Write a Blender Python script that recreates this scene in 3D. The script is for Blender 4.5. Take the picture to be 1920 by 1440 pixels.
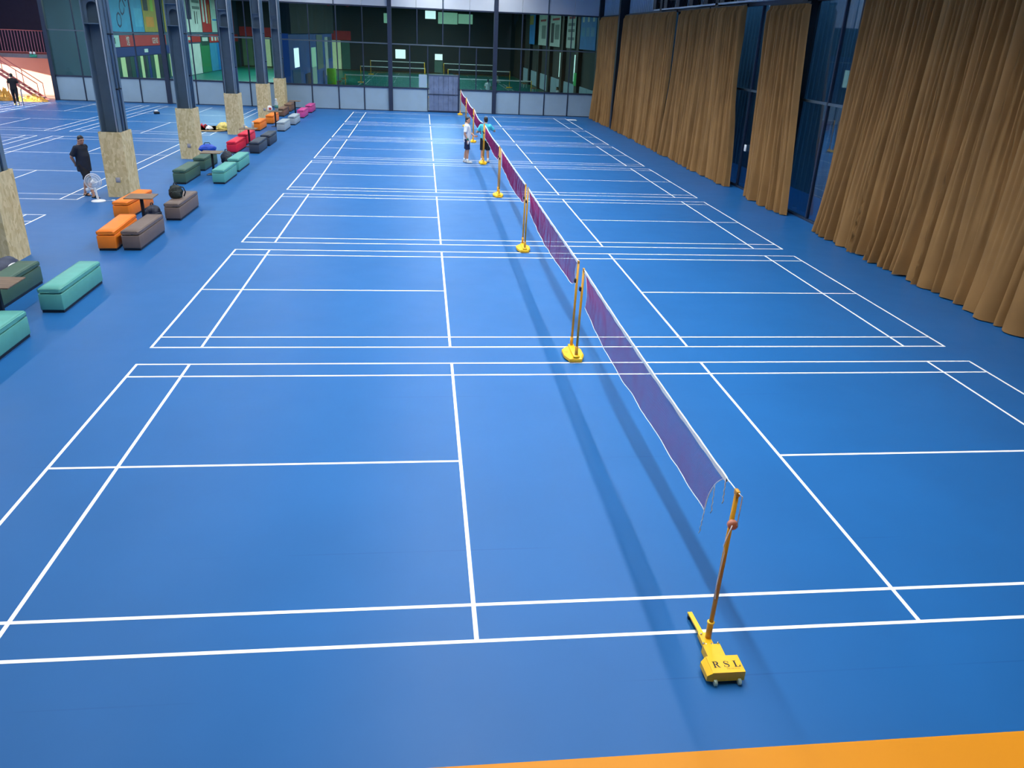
import bpy, bmesh, math, random
from mathutils import Vector, Matrix, noise
PI = math.pi
S = bpy.context.scene
for o in list(bpy.data.objects):
    bpy.data.objects.remove(o)
COL = S.collection

# ------------------------------------------------------------------ camera
cam = bpy.data.cameras.new('camera')
camo = bpy.data.objects.new('camera', cam)
COL.objects.link(camo)
cam.sensor_width = 36.0
cam.lens = 36.0 * 1452.96 / 1920.0
cam.clip_end = 400
camo.location = (-2.43713, -5.08726, 4.68638)
camo.rotation_euler = (1.1493947, -0.0398757, -0.1057618)
S.camera = camo

# ------------------------------------------------------------------ world, sun, lamps, exposure
w = bpy.data.worlds.new('world'); S.world = w
w.use_nodes = True
w.node_tree.nodes['Background'].inputs[0].default_value = (0.62, 0.78, 1.0, 1)
w.node_tree.nodes['Background'].inputs[1].default_value = 5.0
S.view_settings.view_transform = 'Standard'
S.view_settings.look = 'None'
S.view_settings.exposure = 0.0
S.view_settings.gamma = 1.0
S.view_settings.use_curve_mapping = False

sun = bpy.data.lights.new('sun', 'SUN'); sun.energy = 24.0; sun.angle = 0.009
sun.color = (1.0, 0.9, 0.76)
so = bpy.data.objects.new('sun', sun); COL.objects.link(so)
so.rotation_euler = Vector((1.0, 0.50, -0.21)).to_track_quat('-Z', 'Y').to_euler()

def area(name, loc, sx, sy, power, color=(1, 1, 1), rot=(0, 0, 0), spread=180):
    l = bpy.data.lights.new(name, 'AREA'); l.shape = 'RECTANGLE'
    l.size = sx; l.size_y = sy; l.spread = math.radians(spread); l.energy = power; l.color = color
    o = bpy.data.objects.new(name, l); COL.objects.link(o)
    o.location = loc; o.rotation_euler = rot
    return o
# rows of ceiling strip lamps running the length of the hall
area('lamp_row', (2.3, 23.5, 9.0), 0.32, 50, 2150, (0.95, 0.98, 1.0), spread=140)
area('lamp_row', (-1.9, 23.5, 9.0), 0.32, 50, 3050, (0.95, 0.98, 1.0), spread=140)
area('lamp_row', (-9.0, 23.5, 9.0), 0.32, 50, 1500, (0.95, 0.98, 1.0), spread=160)  # fill row added to soften the net shadows and brighten the aisle
area('lamp_row', (-17.0, 26.0, 9.0), 0.4, 42, 2000, (0.95, 0.98, 1.0), spread=160)
area('lamp_row', (-25.0, 26.0, 9.0), 0.4, 42, 2000, (0.95, 0.98, 1.0), spread=160)
# lamps of the hall behind the glass
area('lamp_row', (-1.0, 74.0, 7.3), 0.6, 46, 3400, (0.9, 1.0, 0.92))
area('lamp_row', (-18.5, 72.0, 7.3), 0.6, 44, 4600, (0.9, 1.0, 0.92))

# ------------------------------------------------------------------ materials
MATS = {}
def srgb(r, g, b):
    f = lambda c: (c / 255 / 12.92) if c / 255 <= 0.04045 else ((c / 255 + 0.055) / 1.055) ** 2.4
    return (f(r), f(g), f(b))
def mat(name, rgb, rough=0.5, metal=0.0, spec=0.5, var=0.08, nscale=6.0, bump=0.0, bscale=60.0, emit=None, estr=0.0, alpha=None):
    if name in MATS: return MATS[name]
    m = bpy.data.materials.new(name); m.use_nodes = True
    nt = m.node_tree; n = nt.nodes; l = nt.links
    b = n['Principled BSDF']
    b.inputs['Roughness'].default_value = rough
    b.inputs['Metallic'].default_value = metal
    b.inputs['Specular IOR Level'].default_value = spec
    tc = n.new('ShaderNodeTexCoord')
    nz = n.new('ShaderNodeTexNoise'); nz.inputs['Scale'].default_value = nscale; nz.inputs['Detail'].default_value = 4
    l.new(tc.outputs['Object'], nz.inputs['Vector'])
    r = n.new('ShaderNodeValToRGB')
    lo = [max(0, c * (1 - var)) for c in rgb]; hi = [min(1, c * (1 + var)) for c in rgb]
    r.color_ramp.elements[0].position = 0.3; r.color_ramp.elements[0].color = (*lo, 1)
    r.color_ramp.elements[1].position = 0.7; r.color_ramp.elements[1].color = (*hi, 1)
    l.new(nz.outputs['Fac'], r.inputs['Fac'])
    l.new(r.outputs['Color'], b.inputs['Base Color'])
    if bump:
        n2 = n.new('ShaderNodeTexNoise'); n2.inputs['Scale'].default_value = bscale
        l.new(tc.outputs['Object'], n2.inputs['Vector'])
        bp = n.new('ShaderNodeBump'); bp.inputs['Strength'].default_value = bump; bp.inputs['Distance'].default_value = 0.01
        l.new(n2.outputs['Fac'], bp.inputs['Height']); l.new(bp.outputs['Normal'], b.inputs['Normal'])
    if emit:
        b.inputs['Emission Color'].default_value = (*emit, 1); b.inputs['Emission Strength'].default_value = estr
    if alpha is not None: b.inputs['Alpha'].default_value = alpha
    MATS[name] = m
    return m
def glass_mat(name, tint, ior=1.5, rough=0.0):
    m = bpy.data.materials.new(name); m.use_nodes = True
    nt = m.node_tree; n = nt.nodes; l = nt.links
    n.remove(n['Principled BSDF'])
    t = n.new('ShaderNodeBsdfTransparent'); t.inputs[0].default_value = (*tint, 1)
    g = n.new('ShaderNodeBsdfGlossy'); g.inputs['Roughness'].default_value = rough
    g.inputs[0].default_value = (0.9, 0.97, 1, 1)
    # the pane is a thin slab: use the same index on both of its faces
    ge = n.new('ShaderNodeNewGeometry'); mr = n.new('ShaderNodeMapRange')
    mr.inputs['To Min'].default_value = ior; mr.inputs['To Max'].default_value = 1 / ior
    fr = n.new('ShaderNodeFresnel')
    l.new(ge.outputs['Backfacing'], mr.inputs['Value']); l.new(mr.outputs[0], fr.inputs[0])
    mx = n.new('ShaderNodeMixShader')
    l.new(fr.outputs[0], mx.inputs[0]); l.new(t.outputs[0], mx.inputs[1]); l.new(g.outputs[0], mx.inputs[2])
    l.new(mx.outputs[0], n['Material Output'].inputs[0])
    MATS[name] = m
    return m

def floor_mat(name, rgb, rough, seam=True):
    m = bpy.data.materials.new(name); m.use_nodes = True
    nt = m.node_tree; n = nt.nodes; l = nt.links
    b = n['Principled BSDF']
    b.inputs['Specular IOR Level'].default_value = 0.2
    tc = n.new('ShaderNodeTexCoord')
    nz = n.new('ShaderNodeTexNoise'); nz.inputs['Scale'].default_value = 0.7; nz.inputs['Detail'].default_value = 6
    l.new(tc.outputs['Object'], nz.inputs['Vector'])
    r = n.new('ShaderNodeValToRGB')
    r.color_ramp.elements[0].position = 0.3; r.color_ramp.elements[0].color = (*[c * 0.95 for c in rgb], 1)
    r.color_ramp.elements[1].position = 0.7; r.color_ramp.elements[1].color = (*[min(1, c * 1.05) for c in rgb], 1)
    l.new(nz.outputs['Fac'], r.inputs['Fac'])
    # roughness variation by scuffs
    n3 = n.new('ShaderNodeTexNoise'); n3.inputs['Scale'].default_value = 2.2; n3.inputs['Detail'].default_value = 8
    l.new(tc.outputs['Object'], n3.inputs['Vector'])
    mr = n.new('ShaderNodeMapRange'); mr.inputs['To Min'].default_value = rough - 0.04; mr.inputs['To Max'].default_value = rough + 0.04
    l.new(n3.outputs['Fac'], mr.inputs['Value']); l.new(mr.outputs[0], b.inputs['Roughness'])
    col = r.outputs['Color']
    if seam:
        sp = n.new('ShaderNodeSeparateXYZ'); l.new(tc.outputs['Object'], sp.inputs[0])
        a = n.new('ShaderNodeMath'); a.operation = 'MODULO'; a.inputs[1].default_value = 1.8
        ad = n.new('ShaderNodeMath'); ad.operation = 'ADD'; ad.inputs[1].default_value = 50.93
        l.new(sp.outputs['Y'], ad.inputs[0]); l.new(ad.outputs[0], a.inputs[0])
        lt = n.new('ShaderNodeMath'); lt.operation = 'LESS_THAN'; lt.inputs[1].default_value = 0.014
        l.new(a.outputs[0], lt.inputs[0])
        n4 = n.new('ShaderNodeTexNoise'); n4.inputs['Scale'].default_value = 0.5
        l.new(tc.outputs['Object'], n4.inputs['Vector'])
        mm = n.new('ShaderNodeMapRange'); mm.inputs['From Min'].default_value = 0.48; mm.inputs['From Max'].default_value = 0.62
        mm.inputs['To Max'].default_value = 0.30
        l.new(n4.outputs['Fac'], mm.inputs['Value'])
        ml = n.new('ShaderNodeMath'); ml.operation = 'MULTIPLY'
        l.new(lt.outputs[0], ml.inputs[0]); l.new(mm.outputs[0], ml.inputs[1])
        mix = n.new('ShaderNodeMixRGB'); mix.inputs[2].default_value = (rgb[0] * .4, rgb[1] * .5, rgb[2] * .6, 1)
        l.new(ml.outputs[0], mix.inputs[0]); l.new(col, mix.inputs[1]); col = mix.outputs[0]
    l.new(col, b.inputs['Base Color'])
    MATS[name] = m
    return m
def osb_mat():
    m = bpy.data.materials.new('strand_board'); m.use_nodes = True
    nt = m.node_tree; n = nt.nodes; l = nt.links
    b = n['Principled BSDF']; b.inputs['Roughness'].default_value = 0.65
    tc = n.new('ShaderNodeTexCoord')
    mp = n.new('ShaderNodeMapping'); mp.inputs['Scale'].default_value = (1, 1, 0.55); mp.inputs['Rotation'].default_value = (0.4, 0.3, 0.2)
    l.new(tc.outputs['Object'], mp.inputs[0])
    v = n.new('ShaderNodeTexVoronoi'); v.inputs['Scale'].default_value = 16
    l.new(mp.outputs[0], v.inputs['Vector'])
    r = n.new('ShaderNodeValToRGB'); e = r.color_ramp.elements
    e[0].position = 0.0; e[0].color = (*srgb(200, 178, 126), 1)
    e[1].position = 1.0; e[1].color = (*srgb(228, 210, 164), 1)
    sc = n.new('ShaderNodeSeparateColor'); l.new(v.outputs['Color'], sc.inputs[0])
    l.new(sc.outputs[0], r.inputs['Fac'])
    nz = n.new('ShaderNodeTexNoise'); nz.inputs['Scale'].default_value = 11; nz.inputs['Detail'].default_value = 3
    nz.inputs['Distortion'].default_value = 1.5
    l.new(mp.outputs[0], nz.inputs['Vector'])
    mr = n.new('ShaderNodeMapRange'); mr.inputs['From Min'].default_value = 0.66; mr.inputs['From Max'].default_value = 0.74; mr.inputs['To Max'].default_value = 0.5
    l.new(nz.outputs['Fac'], mr.inputs['Value'])
    mix = n.new('ShaderNodeMixRGB'); mix.inputs[2].default_value = (*srgb(110, 84, 50), 1)
    l.new(mr.outputs[0], mix.inputs[0]); l.new(r.outputs['Color'], mix.inputs[1])
    l.new(mix.outputs[0], b.inputs['Base Color'])
    MATS['osb'] = m
    return m
def wood_mat():
    m = bpy.data.materials.new('table_wood'); m.use_nodes = True
    nt = m.node_tree; n = nt.nodes; l = nt.links
    b = n['Principled BSDF']; b.inputs['Roughness'].default_value = 0.45
    tc = n.new('ShaderNodeTexCoord')
    mp = n.new('ShaderNodeMapping'); mp.inputs['Scale'].default_value = (1.5, 16, 4)
    l.new(tc.outputs['Object'], mp.inputs[0])
    nz = n.new('ShaderNodeTexNoise'); nz.inputs['Scale'].default_value = 2.5; nz.inputs['Detail'].default_value = 6
    l.new(mp.outputs[0], nz.inputs['Vector'])
    r = n.new('ShaderNodeValToRGB'); e = r.color_ramp.elements
    e[0].position = 0.3; e[0].color = (*srgb(92, 74, 60), 1)
    e[1].position = 0.7; e[1].color = (*srgb(136, 112, 90), 1)
    l.new(nz.outputs['Fac'], r.inputs['Fac']); l.new(r.outputs['Color'], b.inputs['Base Color'])
    MATS['wood'] = m
    return m

M_floor = floor_mat('blue_vinyl', (0.014, 0.116, 0.335), 0.43)
M_orange_floor = floor_mat('orange_vinyl', srgb(218, 140, 26), 0.5, False)
M_green_floor = floor_mat('green_vinyl', srgb(18, 112, 92), 0.4, False)
M_line = mat('white_line_paint', (0.93, 0.95, 0.95), 0.55, var=0.02)
M_osb = osb_mat(); M_wood = wood_mat()
M_steel = mat('dark_blue_grey_steel', srgb(98, 122, 142), 0.5, var=0.12, nscale=2.0)
M_black = mat('black_steel', srgb(20, 24, 34), 0.45, var=0.1)
M_frame = mat('mullion_dark', srgb(38, 50, 72), 0.45, var=0.08)
M_transom = mat('mullion_light', srgb(96, 112, 124), 0.4, metal=0.4, var=0.08)
M_panel = mat('grey_white_panel', srgb(150, 176, 194), 0.55, var=0.05, nscale=1.3)
M_upper = mat('white_sandwich_panel', srgb(205, 212, 220), 0.35, var=0.03, nscale=1.0)
M_corr = mat('corrugated_sheet', srgb(150, 176, 196), 0.4, var=0.06, nscale=0.8)
M_outer = mat('outer_blue_sheet', srgb(100, 130, 148), 0.45, var=0.2, nscale=0.5)
M_conduit = mat('white_conduit', srgb(205, 212, 214), 0.4, var=0.03)
M_glass = glass_mat('tinted_glass', (0.66, 0.80, 0.82), 1.42)
M_glass_r = glass_mat('side_glass', (0.50, 0.66, 0.74), 1.6)
M_curtain = mat('brown_curtain_cloth', srgb(142, 106, 62), 0.75, spec=0.25, var=0.12, nscale=1.2, bump=0.12, bscale=180)
M_white = mat('white_plastic', srgb(232, 234, 236), 0.4, var=0.02)
M_wall = mat('plain_wall', srgb(176, 180, 186), 0.8, var=0.04, nscale=0.6)
M_ceil = mat('roof_sheet', srgb(128, 134, 142), 0.7, var=0.06, nscale=0.5)
M_yellow = mat('yellow_paint', srgb(245, 190, 8), 0.38, var=0.05, nscale=8)
M_post = mat('post_amber_paint', srgb(196, 140, 24), 0.35, var=0.08, nscale=8)
M_thread = mat('magenta_netting', srgb(142, 30, 96), 0.8, spec=0.2, var=0.06)
M_tape = mat('white_tape', srgb(228, 232, 236), 0.7, var=0.03)
M_pink = mat('pink_wall', srgb(214, 160, 140), 0.7, var=0.05, nscale=0.7)
M_rosesteel = mat('rose_steel', srgb(176, 92, 92), 0.5, var=0.08)
M_purple = mat('dark_purple_wall', srgb(44, 36, 62), 0.7, var=0.08)
M_gold = mat('gold_tarp', srgb(206, 150, 62), 0.42, var=0.35, nscale=3.0, bump=0.6, bscale=12)
M_skin = mat('skin', srgb(196, 144, 116), 0.55, var=0.06, nscale=9)
M_hair = mat('black_hair', srgb(22, 18, 20), 0.5, var=0.1, nscale=30)
M_rubber = mat('grey_green_rubber', srgb(176, 196, 178), 0.5, var=0.05)
M_ink = mat('black_ink', srgb(18, 12, 10), 0.5, var=0.02)
M_greyink = mat('faint_ink', srgb(150, 112, 16), 0.5, var=0.05)
M_chrome = mat('zinc_bolt', srgb(200, 200, 200), 0.25, metal=0.9, var=0.05)
M_dark = mat('black_fabric', srgb(22, 26, 30), 0.7, var=0.2, nscale=14, bump=0.3)

# ------------------------------------------------------------------ mesh helpers
class MB:
    def __init__(s): s.v = []; s.f = []; s.sm = []
    def add(s, vs, fs, smooth=False):
        b = len(s.v); s.v += [tuple(p) for p in vs]
        s.f += [tuple(i + b for i in f) for f in fs]; s.sm += [smooth] * len(fs)
        return s
    def box(s, x0, x1, y0, y1, z0, z1, rot=None, piv=None):
        vs = [Vector((x, y, z)) for z in (z0, z1) for y in (y0, y1) for x in (x0, x1)]
        if rot is not None: vs = [rot @ (p - Vector(piv)) + Vector(piv) for p in vs]
        return s.add(vs, [(0, 2, 3, 1), (4, 5, 7, 6), (0, 1, 5, 4), (2, 6, 7, 3), (0, 4, 6, 2), (1, 3, 7, 5)])
    def rbox(s, x0, x1, y0, y1, z0, z1, r=0.02, seg=2, M=None, smooth=True):
        bm = bmesh.new(); bmesh.ops.create_cube(bm, size=1)
        for v in bm.verts:
            v.co = Vector(((x0 + x1) / 2 + v.co.x * (x1 - x0), (y0 + y1) / 2 + v.co.y * (y1 - y0), (z0 + z1) / 2 + v.co.z * (z1 - z0)))
        bmesh.ops.bevel(bm, geom=list(bm.edges), offset=r, segments=seg, affect='EDGES', profile=0.5)
        s.bm(bm, M, smooth); return s
    def bm(s, bm, M=None, smooth=True):
        bm.verts.index_update()
        vs = [(M @ v.co if M else v.co.copy()) for v in bm.verts]
        s.add(vs, [tuple(v.index for v in f.verts) for f in bm.faces], smooth); bm.free()
    def tube(s, pts, r, n=8, caps=True, smooth=True, sx=1.0):
        pts = [Vector(p) for p in pts]; m = len(pts)
        rs = r if isinstance(r, (list, tuple)) else [r] * m
        vs = []; up = None
        for i, p in enumerate(pts):
            t = (pts[min(i + 1, m - 1)] - pts[max(i - 1, 0)])
            if t.length < 1e-9: t = Vector((0, 0, 1))
            t.normalize()
            if up is None:
                up = Vector((0, 0, 1)) if abs(t.z) < 0.9 else Vector((1, 0, 0))
            a = t.cross(up)
            if a.length < 1e-6: a = t.cross(Vector((0, 1, 0)))
            a.normalize(); b2 = a.cross(t); up = b2
            for k in range(n):
                an = 2 * PI * k / n
                vs.append(p + rs[i] * (math.cos(an) * a * sx + math.sin(an) * b2))
        fs = [(i * n + k, i * n + (k + 1) % n, (i + 1) * n + (k + 1) % n, (i + 1) * n + k) for i in range(m - 1) for k in range(n)]
        b = len(s.v); s.add(vs, fs, smooth)
        if caps:
            s.f += [tuple(b + k for k in reversed(range(n))), tuple(b + (m - 1) * n + k for k in range(n))]; s.sm += [False, False]
        return s
    def lathe(s, prof, n=24, c=(0, 0, 0), smooth=True):
        vs = []
        for (r, z) in prof:
            for k in range(n):
                a = 2 * PI * k / n; vs.append((c[0] + r * math.cos(a), c[1] + r * math.sin(a), c[2] + z))
        m = len(prof)
        fs = [(i * n + k, i * n + (k + 1) % n, (i + 1) * n + (k + 1) % n, (i + 1) * n + k) for i in range(m - 1) for k in range(n)]
        fs += [tuple(reversed(range(n))), tuple((m - 1) * n + k for k in range(n))]
        return s.add(vs, fs, smooth)
    def prism(s, poly, z0, z1, M=None):
        n = len(poly); vs = [Vector((x, y, z0)) for x, y in poly] + [Vector((x, y, z1)) for x, y in poly]
        if M: vs = [M @ v for v in vs]
        return s.add(vs, [tuple(reversed(range(n))), tuple(range(n, 2 * n))] + [(i, (i + 1) % n, n + (i + 1) % n, n + i) for i in range(n)])
    def ell(s, c, rx, ry, rz, M=None, nu=16, nv=10):
        bm = bmesh.new(); bmesh.ops.create_uvsphere(bm, u_segments=nu, v_segments=nv, radius=1)
        for v in bm.verts:
            p = Vector((v.co.x * rx, v.co.y * ry, v.co.z * rz))
            if M: p = M @ p
            v.co = p + Vector(c)
        s.bm(bm); return s
    def quad(s, a, b, c, d): return s.add([a, b, c, d], [(0, 1, 2, 3)])
    def mesh(s, name):
        me = bpy.data.meshes.new(name); me.from_pydata([tuple(v) for v in s.v], [], s.f)
        me.polygons.foreach_set('use_smooth', s.sm); me.update()
        return me
    def build(s, name, m, parent=None):
        o = bpy.data.objects.new(name, s.mesh(name)); COL.objects.link(o)
        if m: o.data.materials.append(m)
        if parent: o.parent = parent
        return o
def tag(o, label=None, cat=None, group=None, kind=None):
    if label: o['label'] = label
    if cat: o['category'] = cat
    if group: o['group'] = group
    if kind: o['kind'] = kind
    return o
def thing(name, label, cat, loc=(0, 0, 0), rz=0, group=None):
    o = bpy.data.objects.new(name, None); COL.objects.link(o)
    o.location = loc; o.rotation_euler = (0, 0, rz); o.empty_display_size = 0.1
    return tag(o, label, cat, group)
def link(name, me, m, parent=None, loc=None):
    o = bpy.data.objects.new(name, me); COL.objects.link(o)
    if m and not me.materials: me.materials.append(m)
    if parent: o.parent = parent
    if loc: o.location = loc
    return o
def B(*a, **k): return MB().box(*a, **k)
def dup(root, loc, rz, label, group=None):
    r = root.copy(); COL.objects.link(r); r.location = loc; r.rotation_euler = (0, 0, rz); r['label'] = label
    if group: r['group'] = group
    for ch in list(root.children):
        c = ch.copy(); COL.objects.link(c); c.parent = r
        for g in ch.children:
            d = g.copy(); COL.objects.link(d); d.parent = c
    return r
def struct(name, mb, m, parent=None):
    o = mb.build(name, m, parent)
    if not parent: o['kind'] = 'structure'
    return o

PITCH = 6.786
YW = 48.4           # back wall plane
XR = 9.0            # right glass plane
XL = -32.0          # left wall
# ------------------------------------------------------------------ floor and court lines
floor = struct('floor', B(XL - .3, 11.45, -1.22, YW + .2, -0.15, 0), M_floor)
fo = struct('floor_orange', B(XL - .3, 11.45, -9.2, -1.22, -0.15, 0.0), M_orange_floor)
LW = 0.04
def court_mesh(lx, ly, along='x', z=0.002):
    """lines of one court, long axis along x, centre at the origin"""
    mb = MB(); B_, D_, S_, W = 6.7, 5.94, 2.01, 3.05
    def strip(x0, x1, y0, y1):
        if along == 'y': x0, x1, y0, y1 = y0, y1, x0, x1
        mb.add([(x0, y0, z), (x1, y0, z), (x1, y1, z), (x0, y1, z)], [(0, 1, 2, 3)])
    h = LW / 2
    for x in (-B_, -D_, -S_, S_, D_, B_):
        strip(x - h, x + h, -W - h, W + h)
    for y in (-W, -W + .46, W - .46, W):
        xs = sorted([-B_, -D_, -S_, S_, D_, B_])
        for a, b in zip(xs[:-1], xs[1:]): strip(a + h, b - h, y - h, y + h)
    for sg in (-1, 1):
        a, b = sorted((sg * S_, sg * D_)); strip(a + h, b - h, -h, h)
        a, b = sorted((sg * D_, sg * B_)); strip(a + h, b - h, -h, h)
    return mb.mesh('court_lines')
cmx = court_mesh(0, 0, 'x'); cmy = court_mesh(0, 0, 'y')
for k in range(7):
    link('court_lines', cmx, M_line, floor, (0, k * PITCH + 3.05, 0))
for cx in (-15.2, -21.93, -28.65):
    for cy in (9.45, 24.87, 40.05):
        link('court_lines', cmy, M_line, floor, (cx, cy, 0))

# ------------------------------------------------------------------ hall shell out of view
ZC = 9.6
struct('ceiling', B(XL - .3, 9.15, -9.3, YW + .25, ZC, ZC + .2), M_ceil)  # unseen roof, cut short on the right to let sky light onto the outer wall
struct('wall_front', B(XL - .3, 11.45, -9.3, -9.1, 0, ZC), M_wall)
wl = MB()
wl.box(XL - .3, XL, -9.1, 36.0, 0, ZC); wl.box(XL - .3, XL, 36.0, 48.4, 1.7, ZC); wl.box(XL - .3, XL, 48.4, 52.2, 2.4, ZC)  # unseen low openings, their height shaped to set how far the sun reaches
for y in (37.7, 39.4, 41.1, 42.8, 44.5, 46.2, 47.9): wl.box(XL - .2, XL - .05, y - .12, y + .12, 0, 2.4)  # unseen bars added to break the sun into streaks on the floor
struct('wall_left', wl, M_wall)

# ------------------------------------------------------------------ back wall: panels, mullions, panes
Z1, Z2, Z3 = 1.42, 3.98, 6.04
wb = struct('wall_back', B(-24.9, 9.0, YW + .02, YW + .12, Z1 - .03, Z1 + .03), M_frame)
for z, m_ in ((Z2, M_transom), (Z3, M_frame)):
    B(-24.9, 9.0, YW - .05, YW + .09, z - .035, z + .035).build('transom', m_, wb)
B(-24.9, 9.0, YW - .04, YW + .1, Z1 - .045, Z1 + .045).build('sill_rail', M_frame, wb)
B(-24.9, 9.0, YW - .03, YW + .1, 0, .04).build('base_rail', M_frame, wb)
majors = [-24.75, -18.1, -11.25, -4.43, 2.2]
low = [-24.75, -23.07, -21.42, -19.77, -18.1, -16.42, -14.77, -13.15, -11.25, -9.36, -7.7, -6.1, -4.43, -2.07, -0.07, 2.2, 3.88, 5.5, 7.06, 8.85]
for a, b in zip(low[:-1], low[1:]):
    if a == -2.07: continue
    MB().rbox(a + .03, b - .03, YW, YW + .08, .03, Z1 - .04, .008, 1, smooth=False).build('lower_panel', M_panel, wb)
for x in low:
    if x in majors: continue
    zt = 2.3 if x in (-2.07, -0.07) else Z1
    B(x - .035, x + .035, YW - .03, YW + .09, 0, zt).build('mullion', M_frame, wb)
for x in majors:
    hw = .11 if x in (-24.75,) else .13
    B(x - hw, x + hw, YW - .16, YW + .12, 0, ZC).build('column', M_frame, wb)
g1 = low[:13] + [-3.2, -2.07, -0.07, 1.01] + low[15:]
for a, b in zip(g1[:-1], g1[1:]):
    z0 = 2.3 if (a == -2.07) else Z1 + .03
    B(a + .02, b - .02, YW + .03, YW + .042, z0, Z2 - .02).build('glass_pane', M_glass, wb)
for x in g1[1:-1]:
    if x in majors: continue
    B(x - .03, x + .03, YW - .02, YW + .07, Z1 if x not in (-2.07, -.07) else 2.3, Z2).build('mullion', M_frame, wb)
g2 = low[:13] + [-2.73, -1.13, .55] + low[15:]
for a, b in zip(g2[:-1], g2[1:]):
    B(a + .02, b - .02, YW + .03, YW + .042, Z2 + .02, Z3 - .02).build('glass_pane', M_glass, wb)
for x in g2[1:-1]:
    if x in majors: continue
    B(x - .03, x + .03, YW - .02, YW + .07, Z2, Z3).build('mullion', M_frame, wb)
up = [-24.75, -21.42, -18.1, -14.77, -11.25, -7.8, -4.43, -1.13, 2.2, 5.5, 8.85]
for a, b in zip(up[:-1], up[1:]):
    for q in range(2):
        c0 = a + (b - a) * q / 2; c1 = a + (b - a) * (q + 1) / 2
        MB().rbox(c0 + .008, c1 - .008, YW - .02, YW + .1, Z3 + .04, ZC, .01, 1, smooth=False).build('upper_panel', M_upper, wb)
    if b < 8: B(b - .035, b + .035, YW - .05, YW + .07, Z3, ZC).build('mullion', M_transom, wb)
# white notice board beside the door
d0 = B(-2.64, -2.13, YW - .03, YW + .01, 1.49, 2.26).build('notice_board', M_panel)
tag(d0, 'small pale grey board fixed on the glass beside the sheet metal door', 'board')
# corner post
B(8.72, 9.08, YW - .3, YW + .12, 0, ZC).build('corner_column', M_black, wb)
# door
M_door = mat('galvanised_sheet', srgb(112, 128, 156), 0.45, metal=0.25, var=0.22, nscale=2.4)
dr = struct('door_1', B(-2.02, -.12, YW - .02, YW + .04, .06, 2.24), M_door)
for i in range(6):
    x0 = -2.0 + i * .31
    MB().rbox(x0 + .008, x0 + .302, YW - .05, YW - .015, .1, 2.22, .008, 1, smooth=False).build('door_panel', M_door, dr)
B(-2.06, -.08, YW - .07, YW - .01, 1.06, 1.12).build('door_rail', M_frame, dr)
B(-2.06, -.08, YW - .07, YW - .01, 2.22, 2.3).build('door_rail', M_transom, dr)
B(-2.06, -.08, YW - .07, YW - .01, .03, .1).build('door_rail', M_frame, dr)
MB().tube([(-.3, YW - .1, 1.0), (-.3, YW - .1, 1.25)], .014, 8).build('door_handle', M_chrome, dr)
for x in (-2.07, -.09): B(x - .035, x + .035, YW - .08, YW, 0, 2.3).build('door_stile', M_frame, dr)

# ------------------------------------------------------------------ right wall
wr = struct('wall_right', B(XR - .04, XR + .1, -9.1, YW, 0, .05), M_frame)
B(XR - .02, XR + .08, -9.1, YW, 3.26, 3.33).build('transom', M_transom, wr)
B(XR - .04, XR + .1, -9.1, YW, 5.98, 6.1).build('transom', M_frame, wr)
rcols = [41.7, 34.2, 26.6, 19.05, 11.4, 3.8, -3.8]
for y in rcols: B(XR - (.52 if y > 40 else .32), XR + .1, y - .17, y + .17, 0, ZC).build('column', M_black, wr)
B(XR - .2, XR + .1, 15.82 - .1, 15.82 + .1, 0, ZC).build('column', M_black, wr)
yy = [48.2] + rcols
for a, b in zip(yy[:-1], yy[1:]):
    for q in range(4):
        p1 = a + (b - a) * q / 4; p0 = a + (b - a) * (q + 1) / 4
        if q < 3: B(XR - .02, XR + .08, p0 - .03, p0 + .03, 0, 6.0).build('mullion', M_frame, wr)
        for z0, z1 in ((.05, 3.26), (3.33, 5.98)):
            B(XR + .02, XR + .032, p0 + .03, p1 - .03, z0, z1).build('glass_pane', M_glass_r, wr)
# ribbed sheet above the glass
mb = MB(); ys = []; y = -9.1
while y < YW:
    ys += [(y, 0), (y + .26, 0), (y + .28, -.03), (y + .33, -.03), (y + .35, 0)]; y += .35
vs = []
for (yv, dx) in ys: vs += [(XR + dx, yv, 6.1), (XR + dx, yv, ZC)]
mb.add(vs, [(2 * i, 2 * i + 1, 2 * i + 3, 2 * i + 2) for i in range(len(ys) - 1)])
mb.build('ribbed_sheet', M_corr, wr)
# outer ribbed wall seen through the side glass
vs = []
for (yv, dx) in ys: vs += [(11.2 + dx, yv, 0), (11.2 + dx, yv, ZC)]
mb = MB(); mb.add(vs, [(2 * i, 2 * i + 1, 2 * i + 3, 2 * i + 2) for i in range(len(ys) - 1)])
mb.box(11.25, 11.45, -9.1, YW, 0, ZC)
struct('wall_outer', mb, M_outer)
t = MB().rbox(XR - .06, XR - .02, 22.35, 22.5, 1.3, 1.52, .006, 1).build('wall_socket', M_white)
tag(t, 'small white socket box low on the dark right wall between two curtains', 'socket')

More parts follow.
